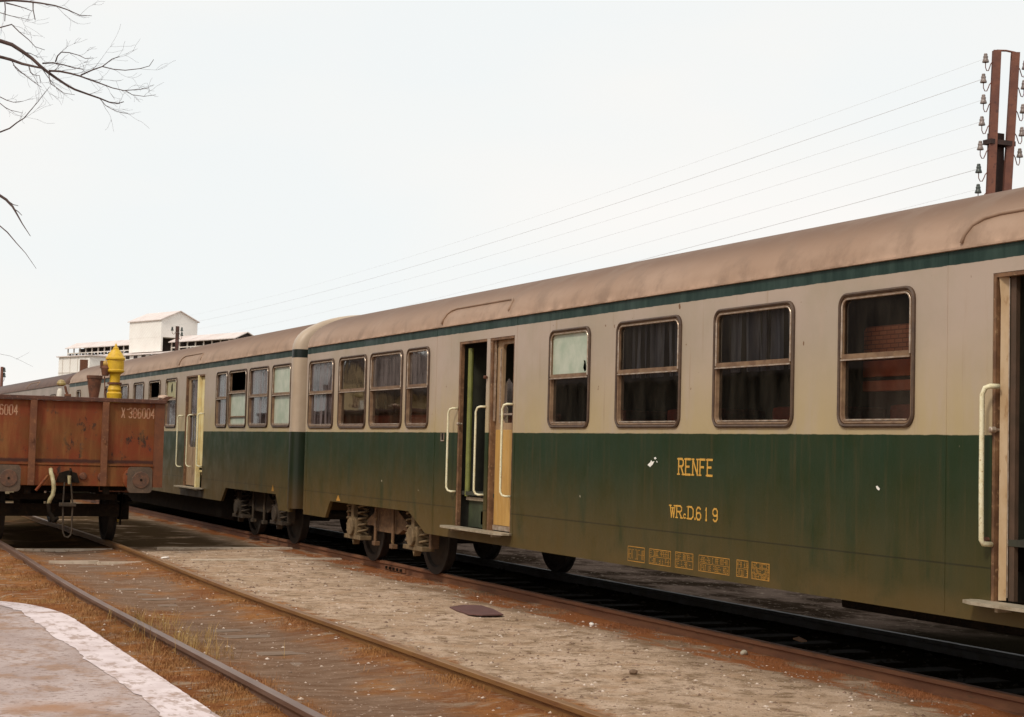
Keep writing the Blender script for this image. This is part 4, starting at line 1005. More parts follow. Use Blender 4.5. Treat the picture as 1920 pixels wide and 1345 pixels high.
bm = BM(); tube(bm, [ap(95, 880, y0 - .06), ap(96, 888, y0 - .14), ap(98, 893, y0 - .22), ap(100, 904, y0 - .24), ap(101, 916, y0 - .24), ap(99, 928, y0 - .24), ap(94, 936, y0 - .24), ap(91, 945, y0 - .24)], .032, 10)
obj('brake_hose', bm, M['hose'], wg, smooth=True)
bm = BM(); tube(bm, [ap(91, 944, y0 - .24), ap(92, 960, y0 - .24), ap(100, 975, y0 - .24), ap(108, 972, y0 - .2)], [.035, .03, .045, .03], 10); obj('hose_coupling', bm, M['black'], wg)
bm = BM(); tube(bm, [ap(90, 892, y0 - .08), ap(67, 920, y0 - .08)], .022, 8); obj('brake_lever', bm, M['wagon'], wg)
for yy in (27.85, 33.7):
    cx = t1x(yy)
    for s in (-1, 1):
        bm = BM(); r = .47
        lathe(bm, [(.06, -.10 * s), (.1, -.09 * s), (.11, -.06 * s), (r * .8, -.035 * s), (r * .86, -.068 * s), (r, -.066 * s), (r + .002, .035 * s), (r + .028, .045 * s), (r + .026, .066 * s), (r * .85, .066 * s), (r * .8, .03 * s), (.1, .06 * s), (.09, .09 * s)][::s], (cx + s * .885, yy, r), 'x', 32)
        autosmooth(obj('wheel', bm, M['wheel'], wg), 30)
        bm = BM(); xo = cx + s * 1.12
        box(bm, xo - .09, xo + .09, yy - .14, yy + .14, .34, .62, .02)
        for q in range(5): box(bm, xo - .05, xo + .05, yy - .65 + q * .11, yy + .65 - q * .11, .64 + q * .022, .66 + q * .022)
        for q in (-1, 1):
            prism(bm, [(xo - .07, yy + q * .16, .25), (xo - .07, yy + q * .2, .25), (xo - .07, yy + q * .36, .95), (xo - .07, yy + q * .16, .95)], (.02, 0, 0))
        obj('axle_box', bm, M['black'], wg)
    bm = BM(); tube(bm, [(cx - .85, yy, .47), (cx + .85, yy, .47)], .07, 10); obj('axle', bm, M['black'], wg)
bm = BM(); box(bm, WX + .98, WX + 1.3, y0 + .5, y0 + .56, .82, .86); tube(bm, [(WX + .5, y0 + .1, .93), (WX + .5, y0 + .1, .85), (WX + 1.05, y0 + .1, .85)], .012, 6); obj('shunter_step', bm, M['rust'], wg)
# wagon number
def endF(x, z): return lambda u, v, l: (x + u, y0 - .0025 - l * .00002, z + v)
for pr in ((228, 783, 64), (-33, 776, 64)):
    q0 = atY(pr[0], pr[1], y0); bm = BM(); ww = text(BM(), 'X-386004', endF(0, 0), .15, 1.0, 1.2, .7, False)
    tw = .555; text(bm, 'X-386004', endF(q0.x, q0.z), .150, 1.0 , .85, .7 * tw / ww * .97, False)
    obj('lettering', bm, M['wletter'], wg, label='worn number X-386004', recalc=False)

# things lying in the wagon / behind it
bm = BM(); a = atY(176, 745, 31.); lathe(bm, [(.07, -1.35), (.075, -.3), (.085, 0), (.135, .34), (.145, .345), (.145, .40), (.125, .40), (.11, .33), (.07, .02)], (a.x, 31, a.z), 'z', 20)
fn = tag(autosmooth(obj('funnel', bm, M['rust']), 40), 'rusty flared funnel standing upright in the red wagon, left of the yellow column', 'funnel')
wv = thing('scrap_valve', (atY(112, 740, 31).x, 31, 1.1), 'white and rusty scrap valve with yellowed cap poking above the wagon rim', 'scrap valve')
a = atY(112, 745, 31.)
bm = BM(); lathe(bm, [(.05, -1.3), (.06, -.05), (.06, .0), (.05, .12), (.03, .16)], (a.x, 31, a.z), 'z', 14); autosmooth(obj('body', bm, M['white'], wv), 40)
bm = BM(); b = atY(116, 719, 31.); lathe(bm, [(.03, -.05), (.08, -.03), (.085, 0), (.06, .05), (.02, .07)], (b.x, 31.06, b.z), 'z', 14); obj('cap', bm, mottled('dull_yellow', (.40, .30, .10), (.30, .2, .08), 8, .5), wv)
bm = BM(); p1 = atY(122, 724, 31.); p2 = atY(128, 745, 31.); tube(bm, [p1, (p1.x + .02, 31, p1.z - .08), p2], .022, 8); tube(bm, [atY(121, 742, 31.), atY(133, 742, 31.)], .03, 8)
obj('pipe', bm, M['rust'], wv)
# pale scrap on the wagon's right corner
sc = thing('scrap_bundle', (x1 - .1, y0 + .3, 2.32), 'pale and brown torn scrap lying on the right corner of the wagon rim', 'scrap')
bm = BM(); a = atY(306, 745, y0 + .25); blob(bm, (a.x, y0 + .25, a.z - .01), .10, 2, (.9, .8, .5), 3); obj('torn_sheet', bm, mottled('pale_pink_sheet', (.55, .40, .30), (.42, .28, .2), 8, .8), sc)
bm = BM(); prism(bm, [tuple(atY(q[0], q[1], y0 + .02)) for q in ((304, 749), (313, 744), (327, 744), (317, 749), (315, 752), (308, 751))], (0, .05, 0)); obj('torn_strip', bm, M['rust'], sc)

# yellow water column between the tracks
CY = 35.8; CX = atY(215.5, 700, CY).x
cr = thing('water_crane', (CX, CY, -.1), 'bright yellow cast water crane with finial top rising behind the rusty wagon', 'water crane')
zt = lambda py: atY(215, py, CY).z
bm = BM()
lathe(bm, [(.20, -.1), (.20, .05), (.12, .10), (.12, zt(790)), (.125, zt(760)), (.155, zt(746)), (.16, zt(738)), (.13, zt(735)), (.145, zt(731)), (.12, zt(724)), (.11, zt(716)), (.112, zt(704)), (.135, zt(700)), (.155, zt(696))], (CX, CY, 0), 'z', 28)
autosmooth(obj('column', bm, M['yellow'], cr), 35)
bm = BM(); lathe(bm, [(.14, zt(701)), (.195, zt(697.5)), (.198, zt(694.5)), (.185, zt(693)), (.183, zt(676)), (.207, zt(674.5)), (.207, zt(671.5)), (.18, zt(669)), (.155, zt(664)), (.115, zt(660)), (.10, zt(657)), (.065, zt(656)), (.062, zt(652.5)), (.034, zt(651)), (.030, zt(648)), (.006, zt(644))], (CX, CY - .001, .0), 'z', 28)
autosmooth(obj('head', bm, M['yellow'], cr), 35)
bm = BM(); lathe(bm, [(.10, zt(721.5)), (.152, zt(721)), (.152, zt(717.5)), (.10, zt(717))], (CX, CY, 0), 'z', 24); obj('flange', bm, M['rust'], cr)
a = atY(203, 683, CY); b = atY(190, 683, CY)
bm = BM(); tube(bm, [(CX - .12, CY - .02, a.z), (b.x + .03, CY - .02, a.z)], .055, 14); lathe(bm, [(.07, 0), (.08, .01), (.08, .03), (.07, .04)], (b.x + .06, CY, a.z), 'x', 16); obj('spout', bm, mottled('spout_yellow', (.66, .42, .1), (.5, .3, .08), 8, .5), cr)
bm = BM(); q = atY(197, 705, CY); lathe(bm, [(.065, 0), (.075, .02), (.10, .17), (.06, .22), (.05, .22), (.05, .02)], (q.x, CY - .02, q.z), 'z', 16); pt = atY(191, 682, CY); box(bm, pt.x - .03, pt.x + .03, CY - .05, CY + .05, pt.z - .1, pt.z + .06); obj('hanging_pot', bm, M['rust'], cr)
bm = BM(); tube(bm, [atY(196, 706, CY), atY(197, 745, CY)], .012, 6); obj('chain', bm, M['rust'], cr)

# ------------------------------------------------------------------ telegraph poles and wires
M['pole_rust'] = mottled('pole_red_rust', (.20, .075, .045), (.14, .052, .035), 5, .75, c=(.10, .04, .03))
M['insul'] = mottled('insulator_smoked', (.16, .12, .10), (.26, .20, .18), 20, .3)
M['insuld'] = mottled('insulator_dark', (.035, .045, .04), (.06, .07, .06), 20, .3)
M['wire'] = mottled('grey_wire', (.62, .62, .64), (.68, .68, .68), 3, .6)
wire_ends = []
def insulator(parent, tip, root_, dark=False, s=1.0):
    """swan-neck bracket from the post to a bell insulator"""
    tip = Vector(tip); root_ = Vector(root_); bm = BM()
    low = Vector((tip.x, tip.y, tip.z - .17 * s)); d = root_ - tip; d.z = 0
    P = [tip + Vector((0, 0, -.06 * s)), low, low + d * .18 + Vector((0, 0, -.06 * s)), low + d * .42 + Vector((0, 0, -.055 * s)), low + d * .62 + Vector((0, 0, .02 * s)), low + d * .75 + Vector((0, 0, .08 * s)), Vector((root_.x, root_.y, low.z + .13 * s))]
    tube(bm, P, .0095 * s, 6); br = obj('bracket', bm, M['pole_rust'], parent)
    bm = BM(); lathe(bm, [(.062 * s, -.075 * s), (.065 * s, -.065 * s), (.050 * s, -.02 * s), (.042 * s, 0), (.046 * s, .02 * s), (.046 * s, .04 * s), (.034 * s, .055 * s), (.036 * s, .075 * s), (.028 * s, .095 * s), (.005, .10 * s)], tip, 'z', 14)
    autosmooth(obj('insulator', bm, M['insuld' if dark else 'insul'], br), 40)
PX = 13.0
pa = atX(1868, 94, PX); pb = atX(1906, 96, PX); 
tp = thing('telegraph_pole', (13.0, 15.1, -.1), 'tall twin-rail rusty telegraph pole with glass bells above the coach roof', 'telegraph pole', 'telegraph poles along the line')
def Hrail(bm, cx, cy, z0, z1, w_=.145, t=.10, lean=(0, 0)):
    # post made of a bullhead-like section facing the camera
    for (a, b, c, d) in ((-w_ / 2, w_ / 2, -t / 2, -t / 2 + .02), (-w_ / 2, w_ / 2, t / 2 - .02, t / 2), (-.012, .012, -t / 2 + .02, t / 2 - .02)):
        vs = []
        for z in (z0, z1):
            ox, oy = lean[0] * (z - z0), lean[1] * (z - z0)
            for (x, y) in ((a, c), (b, c), (b, d), (a, d)): vs.append(bm.verts.new((cx + x * .911 + y * .41 + ox, cy - x * .41 + y * .911 + oy, z)))
        for f in ((0, 1, 2, 3), (7, 6, 5, 4), (0, 4, 5, 1), (1, 5, 6, 2), (2, 6, 7, 3), (3, 7, 4, 0)): bm.faces.new([vs[i] for i in f])
def post(cx0, top, bot):
    return None
# line of each post from picture: top and a low point, both on a plane facing the camera through the pole
POLE_Y = 15.2
def pl_(px, py): return atY(px, py, POLE_Y - (px - 1870) * 0)
lt, lb_ = pl_(1869, 95), pl_(1857, 360); rt_, rb_ = pl_(1904, 99), pl_(1889, 345)
for (t_, b_) in ((lt, lb_), (rt_, rb_)):
    k_ = (t_.x - b_.x) / (t_.z - b_.z); zb = -.2; xb = b_.x - k_ * (b_.z - zb)
    bm = BM(); Hrail(bm, xb, POLE_Y, zb, t_.z, .092, .07, (k_, 0)); obj('post', bm, M['pole_rust'], tp)
bm = BM(); tube(bm, [lt + Vector((0, 0, .0)), (lt + rt_) / 2 + Vector((0, 0, .01)), rt_], .012, 6); obj('top_tie', bm, M['pole_rust'], tp)
q1, q2 = pl_(1879, 248), pl_(1870, 410); bm = BM()
box(bm, q1.x - .085, q1.x + .085, POLE_Y + .06, POLE_Y + .16, q2.z - 3, q1.z); box(bm, q1.x - .2, q1.x + .17, POLE_Y - .04, POLE_Y + .10, pl_(1880, 273).z, pl_(1880, 264).z)
obj('timber_core', bm, mottled('dark_timber', (.035, .018, .014), (.06, .03, .022), 6, .8), tp)
LI = [(1848, 110), (1844, 148), (1844, 187), (1841, 228), (1838, 274), (1835, 317), (1834, 355)]
for i_, (a, b) in enumerate(LI):
    t = pl_(a, b); rpx = 1863 - (b - 110) * .045; insulator(tp, t, pl_(rpx - 2, b), i_ > 4, .62); wire_ends.append(t)
RI = [(1922, 123), (1920, 160), (1918, 205), (1916, 248), (1912, 288)]
wr2 = []
for i_, (a, b) in enumerate(RI):
    t = pl_(a, b); insulator(tp, t, pl_(1909 - (b - 123) * .05, b), False, .62); wr2.append(t)
SY = 57.8
sp = thing('telegraph_pole', (13.0, SY, -.1), 'small dark telegraph pole beyond the coach roof, in front of the white plant', 'telegraph pole', 'telegraph poles along the line')
t = atY(333, 612, SY); bm = BM(); Hrail(bm, t.x, SY, -.2, t.z, .11, .12); obj('post', bm, mottled('pole_dark', (.10, .04, .03), (.06, .03, .02), 5, .8), sp)
sm_l = []; sm_r = []
for (a, b) in ((323, 617),):
    q = atY(a, b, SY); insulator(sp, q, (t.x, SY, q.z), True, .8); sm_l.append(q)
for (a, b) in ((341, 618), (341, 627)):
    q = atY(a, b, SY); insulator(sp, q, (t.x, SY, q.z), True, .8); sm_r.append(q)
FY = 104
fpo = thing('telegraph_pole', (12.8, FY, -.1), 'tiny distant telegraph pole at the far left edge', 'telegraph pole', 'telegraph poles along the line')
t = atY(4, 688, FY); bm = BM(); Hrail(bm, t.x, FY, -.2, t.z, .15, .14); obj('post', bm, M['pole_rust'], fpo)
for py in (694, 704): 
    q = atY(8, py, FY); insulator(fpo, q, (t.x, FY, q.z), True, 1.6)
wi = 0
labels = ['topmost thin wire on the track side of the tall pole', 'second wire from the top, running to the small far pole', 'third wire from the top on the tall pole', 'fourth wire from the top on the tall pole', 'fifth wire from the top on the tall pole', 'twisted sixth wire just above the coach roof', 'lowest wire skimming the coach roof']
for i_, a in enumerate(wire_ends):
    b = Vector(sm_l[0]) + Vector((0, 0, (0.35, .1, -.15, -.45, -.8, -1.05, -1.3)[i_]))
    n = 24; P = [a.lerp(b, s / n) - Vector((0, 0, .9 * 4 * (s / n) * (1 - s / n) * .35)) for s in range(n + 1)]
    bm = BM(); tube(bm, P, (.0013, .0028, .0016, .0016, .0016, .0034, .0014)[i_], 4); tag(obj('overhead_wire', bm, M['wire']), labels[i_], 'wire', 'telegraph wires')

# ------------------------------------------------------------------ white industrial plant in the distance
def corr(name, a, b, sc=9):
    k = NB(name)
    wv_ = k.n('ShaderNodeTexWave'); wv_.inputs['Scale'].default_value = 1.2; wv_.bands_direction = 'DIAGONAL'; k.l(k.co(), wv_.inputs[0])
    c = k.mix(k.noise(.5, 4, .6, lo=.3, hi=.7), a, b); c = k.mix(k.math('MULTIPLY', wv_.outputs[0], .12), c, [v * .6 for v in b])
    return k.done(c, .7, 0, k.bump(wv_.outputs[0], .3, .05))
M['pw'] = corr('plant_white_sheet', (.88, .84, .79), (.82, .77, .72)); M['pr'] = corr('plant_roof_sheet', (.74, .65, .61), (.64, .54, .50))
M['pd'] = mottled('plant_dark', (.03, .022, .022), (.05, .035, .03), 1, .9); M['pg'] = mottled('plant_girder', (.70, .64, .58), (.6, .54, .48), 1, .8)
th = R_(17); U = Vector((-sin(th), cos(th), 0)); V = Vector((cos(th), sin(th), 0)); CC = Vector((51.6, 240, 0))
def P3(u, v, z): q = CC + U * u + V * v; return Vector((q.x, q.y, z))
def ubox(bm, u0, u1, v0, v1, z0, z1): prism(bm, [P3(u0, v0, z0), P3(u1, v0, z0), P3(u1, v1, z0), P3(u0, v1, z0)], (0, 0, z1 - z0))
def gabled(bm_w, bm_r, u0, u1, v0, v1, z0, ze, za, ov=.25, t=.12):
    vm = (v0 + v1) / 2
    prism(bm_w, [P3(u0, v0, z0), P3(u0, v1, z0), P3(u0, v1, ze), P3(u0, vm, za), P3(u0, v0, ze)], U * (u1 - u0))
    for a, b in ((v0 - ov, vm), (v1 + ov, vm)):
        k_ = (za - ze) / abs(vm - v0); z_a = ze - ov * k_
        prism(bm_r, [P3(u0 - ov, a, z_a + .02), P3(u0 - ov, b, za + .02), P3(u0 - ov, b, za + t + .02), P3(u0 - ov, a, z_a + t + .02)], U * (u1 - u0 + 2 * ov))
plant = thing('gravel_plant', (54, 245, -.1), 'white corrugated industrial tower and conveyor galleries far beyond the coaches', 'industrial plant')
bw, br_ = BM(), BM(); gabled(bw, br_, 0, 9.6, 0, 5.98, 16.6, 19.15, 20.5)
obj('tower', bw, M['pw'], plant); obj('tower_roof', br_, M['pr'], plant)
bm = BM(); ubox(bm, .02, 9.58, .02, .3, 14.5, 16.6); ubox(bm, 9.3, 9.55, .3, 5.9, 14.5, 16.6); obj('lower_wall', bm, M['pw'], plant)
bm = BM(); ubox(bm, 2.5, 2.7, .35, 5.9, 13.5, 16.58); obj('dark_bay', bm, M['pd'], plant)
# conveyor gallery, both sides of the tower
for (u0, u1, nm) in ((-18.6, -.2, 'near'), (9.9, 33, 'far')):
    br_ = BM(); z_e, z_a = 16.05, 16.75; v0, v1 = 1.6, 4.6; vm = 3.1
    for a, b in ((v0 - .5, vm), (v1 + .5, vm)):
        prism(br_, [P3(u0, a, z_e - .25), P3(u0, b, z_a), P3(u0, b, z_a + .12), P3(u0, a, z_e - .13)], U * (u1 - u0))
    g = obj('gallery_roof', br_, M['pr'], plant)
    bm = BM(); n = int((u1 - u0) / 2.1)
    for i in range(n + 1):
        u = u0 + .15 + (u1 - u0 - .3) * i / n
        for v in (v0, v1): ubox(bm, u - .08, u + .08, v - .08, v + .08, 0 if i % 3 == 0 else 14.2, 15.85)
    for z in (14.2, 15.0): 
        for v in (v0, v1): ubox(bm, u0, u1, v - .06, v + .06, z, z + .16)
    obj('gallery_frame', bm, M['pg'], plant)
    bm = BM(); ubox(bm, u0 + .2, u1 - .2, vm - .9, vm + .9, 14.4, 14.55); ubox(bm, u0 + .3, u1 - .3, vm + .3, vm + .5, 15.2, 15.95)
    r = random.Random(3)
    for i in range(int((u1 - u0) / 1.1)): ubox(bm, u0 + .3 + i * 1.1, u0 + .75 + i * 1.1, v0 + .1, v0 + .3, 14.75, 14.95 + r.uniform(0, .2))
    obj('conveyor', bm, M['pd'], plant)
    if nm == 'near':
        bm = BM(); prism(bm, [P3(u0 + .3, v0 - .4, z_e - .22), P3(u0 + .3, v1 + .4, z_e - .22), P3(u0 + .3, vm, z_a - .02)], U * .1); obj('gallery_gable', bm, M['pd'], plant)
bm = BM(); ubox(bm, -3, 24, -1.2, -.9, 6, 13.95); obj('bin_wall', bm, M['pw'], plant)
bm = BM()
for i in range(11): ubox(bm, -2.6 + i * 2.4, -1.5 + i * 2.4, -1.26, -1.21, 13.45, 13.9)
obj('bin_opening', bm, M['pd'], plant)
bm = BM(); prism(bm, [P3(-3.4, -1.6, 13.97), P3(24, -1.6, 13.97), P3(24, 1.6, 14.5), P3(-3.4, 1.6, 14.5)], (0, 0, .12)); obj('bin_roof', bm, M['pr'], plant)
# lower flat building at the left end
C2 = Vector((41.5, 240, 0)) - CC; u_, v_ = C2.dot(U), C2.dot(V)
bm = BM(); ubox(bm, u_, u_ + 9.8, v_, v_ + 3.2, 4, 13.35); sh = obj('bin_house', bm, M['pw'], plant)
bm = BM(); ubox(bm, u_ - .3, u_ + 10.1, v_ - .3, v_ + 3.5, 13.352, 13.5); obj('bin_house_roof', bm, M['pr'], plant)
bm = BM()
for i in range(4): ubox(bm, u_ + 1.2 + i * 2.4, u_ + 1.35 + i * 2.4, v_ - .06, v_ - .005, 5, 13.3)
ubox(bm, u_, u_ + 9.8, v_ - .06, v_ - .005, 11.0, 11.12); obj('wall_rib', bm, M['pg'], plant)
q = atY(157, 688, 236); bm = BM(); box(bm, q.x - .5, q.x + .5, 235.6, 236.4, 3, q.z + 1.0); obj('brown_stack', bm, M['rust'], plant)
bm = BM(); q = atY(168, 688, 236); 

bm.free()
# ------------------------------------------------------------------ bare trees
M['bark'] = mottled('bark', (.055, .032, .028), (.09, .055, .045), 8, .9, bump=.4)
M['twig'] = mottled('twig_bark', (.10, .07, .075), (.07, .045, .045), 8, .9)
def grow(bm, p, d, L, r, depth, rr, minr=.0018, bend=.22, nseg=5):
    P = [p.copy()]; Rr = [r]; d = d.normalized()
    for i in range(nseg):
        d = (d + Vector((rr.uniform(-1, 1), rr.uniform(-1, 1), rr.uniform(-.8, 1.0))) * bend).normalized()
        p = p + d * L / nseg; P.append(p.copy()); Rr.append(max(minr, r * (1 - .75 * (i + 1) / nseg)))
    tube(bm, P, Rr, 6 if r > .03 else (5 if r > .01 else 3), False)
    if depth <= 0: return
    nb = rr.randint(2, 4) if depth > 1 else rr.randint(2, 3)
    for i in range(nb):
        t = rr.uniform(.3, .98); k_ = min(nseg - 1, int(t * nseg)); q = P[k_].lerp(P[k_ + 1], t * nseg - k_)
        ax = Vector((rr.uniform(-1, 1), rr.uniform(-1, 1), rr.uniform(-1, 1))).normalized()
        nd = (P[min(k_ + 1, nseg)] - P[k_]).normalized(); nd.rotate(Matrix.Rotation(rr.uniform(.4, .95), 3, ax))
        grow(bm, q, nd, L * rr.uniform(.45, .75), max(minr, Rr[k_] * .62), depth - 1, rr, minr, bend, nseg)

tree = thing('bare_tree', (-1.6, 13.0, -.1), 'leafless tree whose dark branches reach into the sky at the top left', 'tree')
TB = Vector((-1.6, 13.0, 0))
bm = BM(); tube(bm, [(-1.6, 13, -.2), (-1.62, 13.0, .3), (-1.55, 13.05, 1.5), (-1.5, 13.0, 3.0), (-1.4, 12.9, 4.2), (-1.3, 12.9, 5.6), (-1.35, 13, 7)], [.24, .19, .16, .14, .12, .09, .05], 12); autosmooth(obj('trunk', bm, M['bark'], tree), 60)
def pxb(pts, D0, D1, r0, r1, start=None):
    n = len(pts); P = [] ; Rr = []
    if start is not None: P.append(Vector(start)); Rr.append(r0 * 1.6)
    for i, (a, b) in enumerate(pts):
        t = i / (n - 1); P.append(atY(a, b, D0 + (D1 - D0) * t)); Rr.append(r0 + (r1 - r0) * t)
    return P, Rr
bm = BM(); rr = random.Random(21); tw = BM()
BR = [  # main limb and its sprays, traced as they stand
 ([(0, 77), (22, 84), (42, 97), (60, 110), (75, 124), (90, 136), (107, 148), (125, 160), (140, 168), (165, 177), (188, 185), (205, 192), (222, 194), (232, 191)], 12.6, 12.2, .016, .003, (-1.42, 12.9, 4.4)),
 ([(0, 107), (20, 112), (42, 120), (60, 124), (78, 128)], 12.7, 12.3, .013, .007, (-1.45, 12.95, 3.9)),
 ([(92, 133), (112, 134), (132, 138), (150, 143), (166, 149), (183, 155), (197, 160), (210, 165), (232, 170), (262, 168), (280, 165)], 12.3, 11.8, .008, .002, None),
 ([(80, 119), (100, 118), (120, 122), (137, 127), (155, 130)], 12.4, 12.1, .006, .003, None),
 ([(152, 141), (172, 132), (192, 125), (210, 111), (224, 106)], 12.1, 11.7, .006, .002, None),
 ([(192, 125), (212, 130), (235, 132), (262, 129), (280, 124), (288, 112)], 12.1, 11.6, .004, .0018, None),
 ([(104, 116), (108, 105), (115, 98), (130, 99), (148, 104), (160, 110), (175, 109)], 12.3, 12.0, .005, .0018, None),
 ([(91, 136), (93, 150), (96, 158), (108, 166), (120, 175), (140, 178)], 12.3, 12.0, .004, .0016, None),
 ([(186, 184), (198, 198), (210, 205), (222, 210), (240, 213)], 12.2, 12.0, .003, .0015, None),
 ([(235, 170), (248, 178), (270, 181), (292, 178)], 11.9, 11.6, .003, .0015, None),
 ([(0, 2), (25, 1), (50, 3), (75, 6), (104, 11), (125, 18), (150, 29), (172, 30)], 12.8, 12.2, .010, .0018, (-1.35, 12.95, 5.3)),
 ([(9, 3), (10, 18), (9, 40)], 12.7, 12.6, .005, .003, None), ([(62, 4), (62, 18), (66, 38)], 12.6, 12.5, .005, .003, None),
 ([(12, 6), (28, 10), (45, 15), (60, 21)], 12.6, 12.4, .006, .002, None),
 ([(0, 24), (20, 30), (40, 34), (56, 38)], 12.5, 12.3, .003, .0016, None),
 ([(0, 52), (22, 46), (36, 60), (54, 75), (66, 88), (84, 94)], 12.4, 12.1, .005, .0018, (-1.3, 12.9, 4.7)),
 ([(25, 122), (40, 136), (62, 153), (78, 164)], 12.5, 12.3, .004, .0016, None),
 ([(54, 124), (57, 136), (64, 141), (74, 142), (76, 156)], 12.4, 12.3, .004, .0016, None),
 ([(0, 248), (18, 241), (32, 230), (45, 222), (55, 210), (72, 190), (93, 163)], 12.2, 12.0, .006, .0016, (-1.4, 12.8, 3.3)),
 ([(0, 182), (12, 188), (25, 192), (44, 190)], 12.5, 12.4, .004, .0015, (-1.4, 12.9, 3.6)),
 ([(0, 194), (10, 202), (20, 207), (42, 212)], 12.5, 12.4, .004, .0015, (-1.4, 12.9, 3.55)),
 ([(0, 367), (12, 375), (24, 388), (32, 402), (42, 420), (57, 443)], 9.2, 9.0, .009, .0015, (-1.5, 11.0, 2.9)),
 ([(16, 378), (25, 384), (34, 386)], 9.15, 9.1, .003, .0015, None), ([(26, 392), (34, 397), (41, 404)], 9.15, 9.1, .003, .0015, None),
 ([(0, 424), (14, 436), (30, 455), (48, 475), (68, 504)], 9.3, 9.1, .004, .001, (-1.5, 11.0, 2.7)),
 ([(0, 664), (20, 668), (38, 676), (62, 688)], 14, 13.8, .0012, .0006, (-1.3, 13.5, 2.3)),
 ([(30, 674), (42, 668), (56, 660)], 13.9, 13.8, .0009, .0005, None)]
for pts, D0, D1, r0, r1, st in BR:
    P, Rr = pxb(pts, D0, D1, r0, r1, st); tube(bm, P, Rr, 7, True)
    if D0 > 11.5 and pts[0][1] < 260:
        for i in range(1 if st is None else 2, len(P) - 1):
            if rr.random() < .8:
                d = (P[i + 1] - P[i]).normalized() + Vector((rr.uniform(-.5, .5), rr.uniform(-.5, .5), rr.uniform(-.5, .5)))
                grow(tw, P[i], d, rr.uniform(.08, .26), max(.0013, Rr[i] * .35), 1, rr, .0008, .32, 5)
obj('limb', bm, M['bark'], tree, smooth=True)
obj('twigs', tw, M['twig'], tree)
# rest of its crown, outside the frame
bm = BM()
for i in range(9):
    a = rr.uniform(2.0, 5.2); grow(bm, Vector((-1.45, 12.95, rr.uniform(4, 6.5))), Vector((cos(a), sin(a), rr.uniform(.1, .9))), rr.uniform(1.5, 2.4), .05, 3, rr, .003)
obj('crown', bm, M['bark'], tree)

def bare_tree(x, y, h, label, seed):
    t = thing('bare_tree', (x, y, -.1), label, 'tree'); rr = random.Random(seed); bm = BM()
    tube(bm, [(x, y, -.2), (x, y, h * .15), (x + .1, y, h * .35)], [.28, .2, .15], 10); obj('trunk', bm, M['bark'], t)
    bm = BM()
    for i in range(8): 
        a = i * .8 + rr.uniform(0, .5); grow(bm, Vector((x + .1 * cos(a), y, h * rr.uniform(.22, .38))), Vector((cos(a) * .5, sin(a) * .5, 1)), h * .42, .09, 3, rr, .01)
    obj('crown', bm, M['bark'], t)
# buildings and trees on the platform side, seen only mirrored in the coach windows
k = NB('station_brick'); bt = k.n('ShaderNodeTexBrick'); bt.inputs['Scale'].default_value = 2.0; bt.inputs['Color1'].default_value = (.32, .09, .05, 1); bt.inputs['Color2'].default_value = (.26, .07, .04, 1); bt.inputs['Mortar'].default_value = (.36, .26, .2, 1)
mpp = k.n('ShaderNodeMapping'); mpp.inputs['Rotation'].default_value = (R_(90), 0, R_(90)); k.l(k.co(), mpp.inputs[0]); k.l(mpp.outputs[0], bt.inputs[0]); M['brick'] = k.done(bt.outputs[0], .85)
M['ochre'] = mottled('ochre_plaster', (.80, .58, .32), (.70, .50, .26), 2, .9); M['slate'] = mottled('dark_roof_tiles', (.045, .03, .025), (.07, .045, .035), 3, .85)
st = thing('brick_station', (-13, 44, -.1), 'red brick station building left of the platform, mirrored in the large coach windows', 'station building')
bm = BM(); box(bm, -18, -10, 24, 34.6, -.2, 3.75); obj('wall', bm, M['brick'], st, label='bare brick wing')
M['darkwall'] = mottled('shade_dark_plaster', (.055, .042, .03), (.04, .03, .022), 2, .9)  # shade put into the wall colour so the coach panes mirror dark
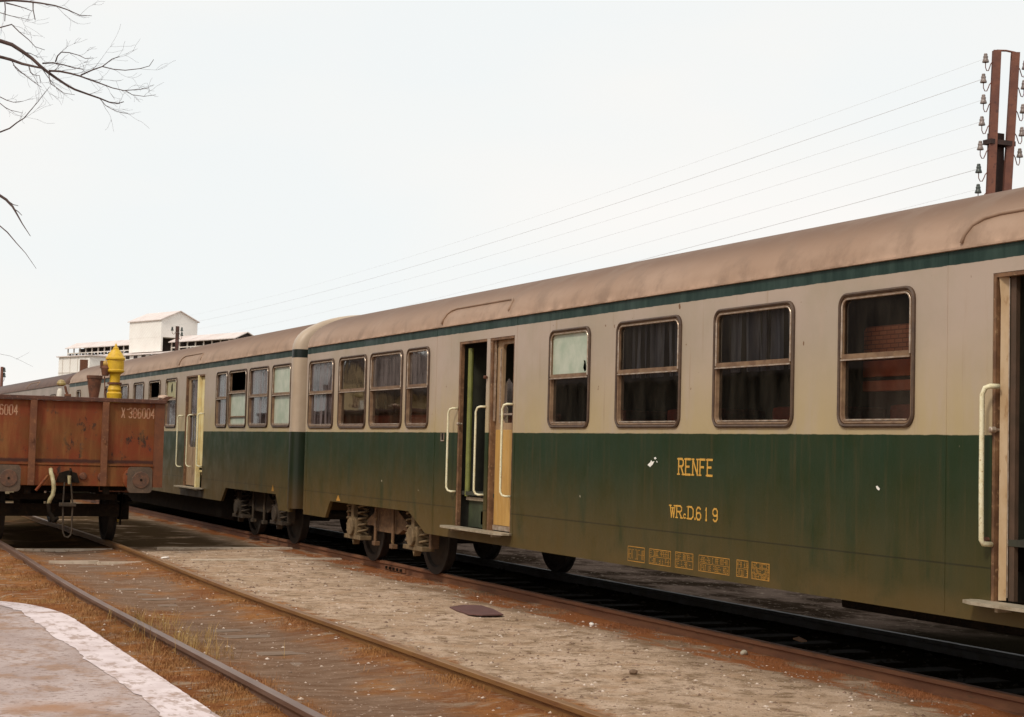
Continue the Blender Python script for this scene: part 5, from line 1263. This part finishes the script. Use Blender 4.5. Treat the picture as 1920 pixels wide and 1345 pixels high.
bm = BM(); box(bm, -18, -10.2, 34.61, 62, -.2, 3.9); obj('wall', bm, M['darkwall'], st, label='unseen wing coloured dark for the window reflections')
bm = BM(); prism(bm, [(-9.4, 25.5, 3.92), (-9.6, 25.5, 4.15), (-12.5, 25.5, 9.2), (-18.6, 25.5, 3.92)], (0, 37, 0)); obj('roof', bm, M['slate'], st)
for y in range(38, 60, 4):
    bm = BM(); box(bm, -10.0, -9.93, y - .55, y + .55, .8, 2.9); wo = obj('window', bm, M['darkwall'], st)
    bm = BM(); box(bm, -9.93, -9.91, y - .42, y + .42, .95, 2.75); obj('pane', bm, M['black'], wo)
oh = thing('ochre_house', (-14, 72, -.1), 'ochre gabled house left of the line, mirrored in the second window of the near coach', 'house')
bm = BM(); prism(bm, [(-10, 71, -.2), (-10, 78.6, -.2), (-10, 78.6, 4.2), (-10, 74.8, 6.0), (-10, 71, 4.2)], (-9, 0, 0)); obj('wall', bm, M['ochre'], oh)
bm = BM()
for a, b in ((70.5, 74.8), (79.1, 74.8)): prism(bm, [(-9.6, a, 3.97), (-9.6, b, 6.02), (-9.6, b, 6.18), (-9.6, a, 4.13)], (-10, 0, 0))
obj('roof', bm, M['slate'], oh)
for y in (73, 76.6):
    bm = BM(); box(bm, -10, -9.94, y - .6, y + .6, 1.2, 3.2); wo = obj('window', bm, M['white'], oh)
    bm = BM(); box(bm, -9.94, -9.92, y - .45, y + .45, 1.35, 3.05); obj('pane', bm, M['black'], wo)
bare_tree(-8.5, 82, 9.5, 'bare tree standing just beyond the ochre house', 31)
bare_tree(-9, 68, 8.5, 'bare tree between the brick station and the ochre house', 32)
bare_tree(-7, 96, 10, 'tallest bare tree, farthest left of the line', 33)

for i, (x, y, h, lb) in enumerate(((-8, 104, 11, 'slender bare tree behind the tallest one'), (-9, 112, 12, 'broad bare tree, third from the far end of the row'), (-8, 120, 11, 'bare tree with a low fork near the far end of the row'), (-9, 130, 12, 'bare tree at the very end of the row left of the line'))):
    bare_tree(x, y, h, lb, 40 + i)
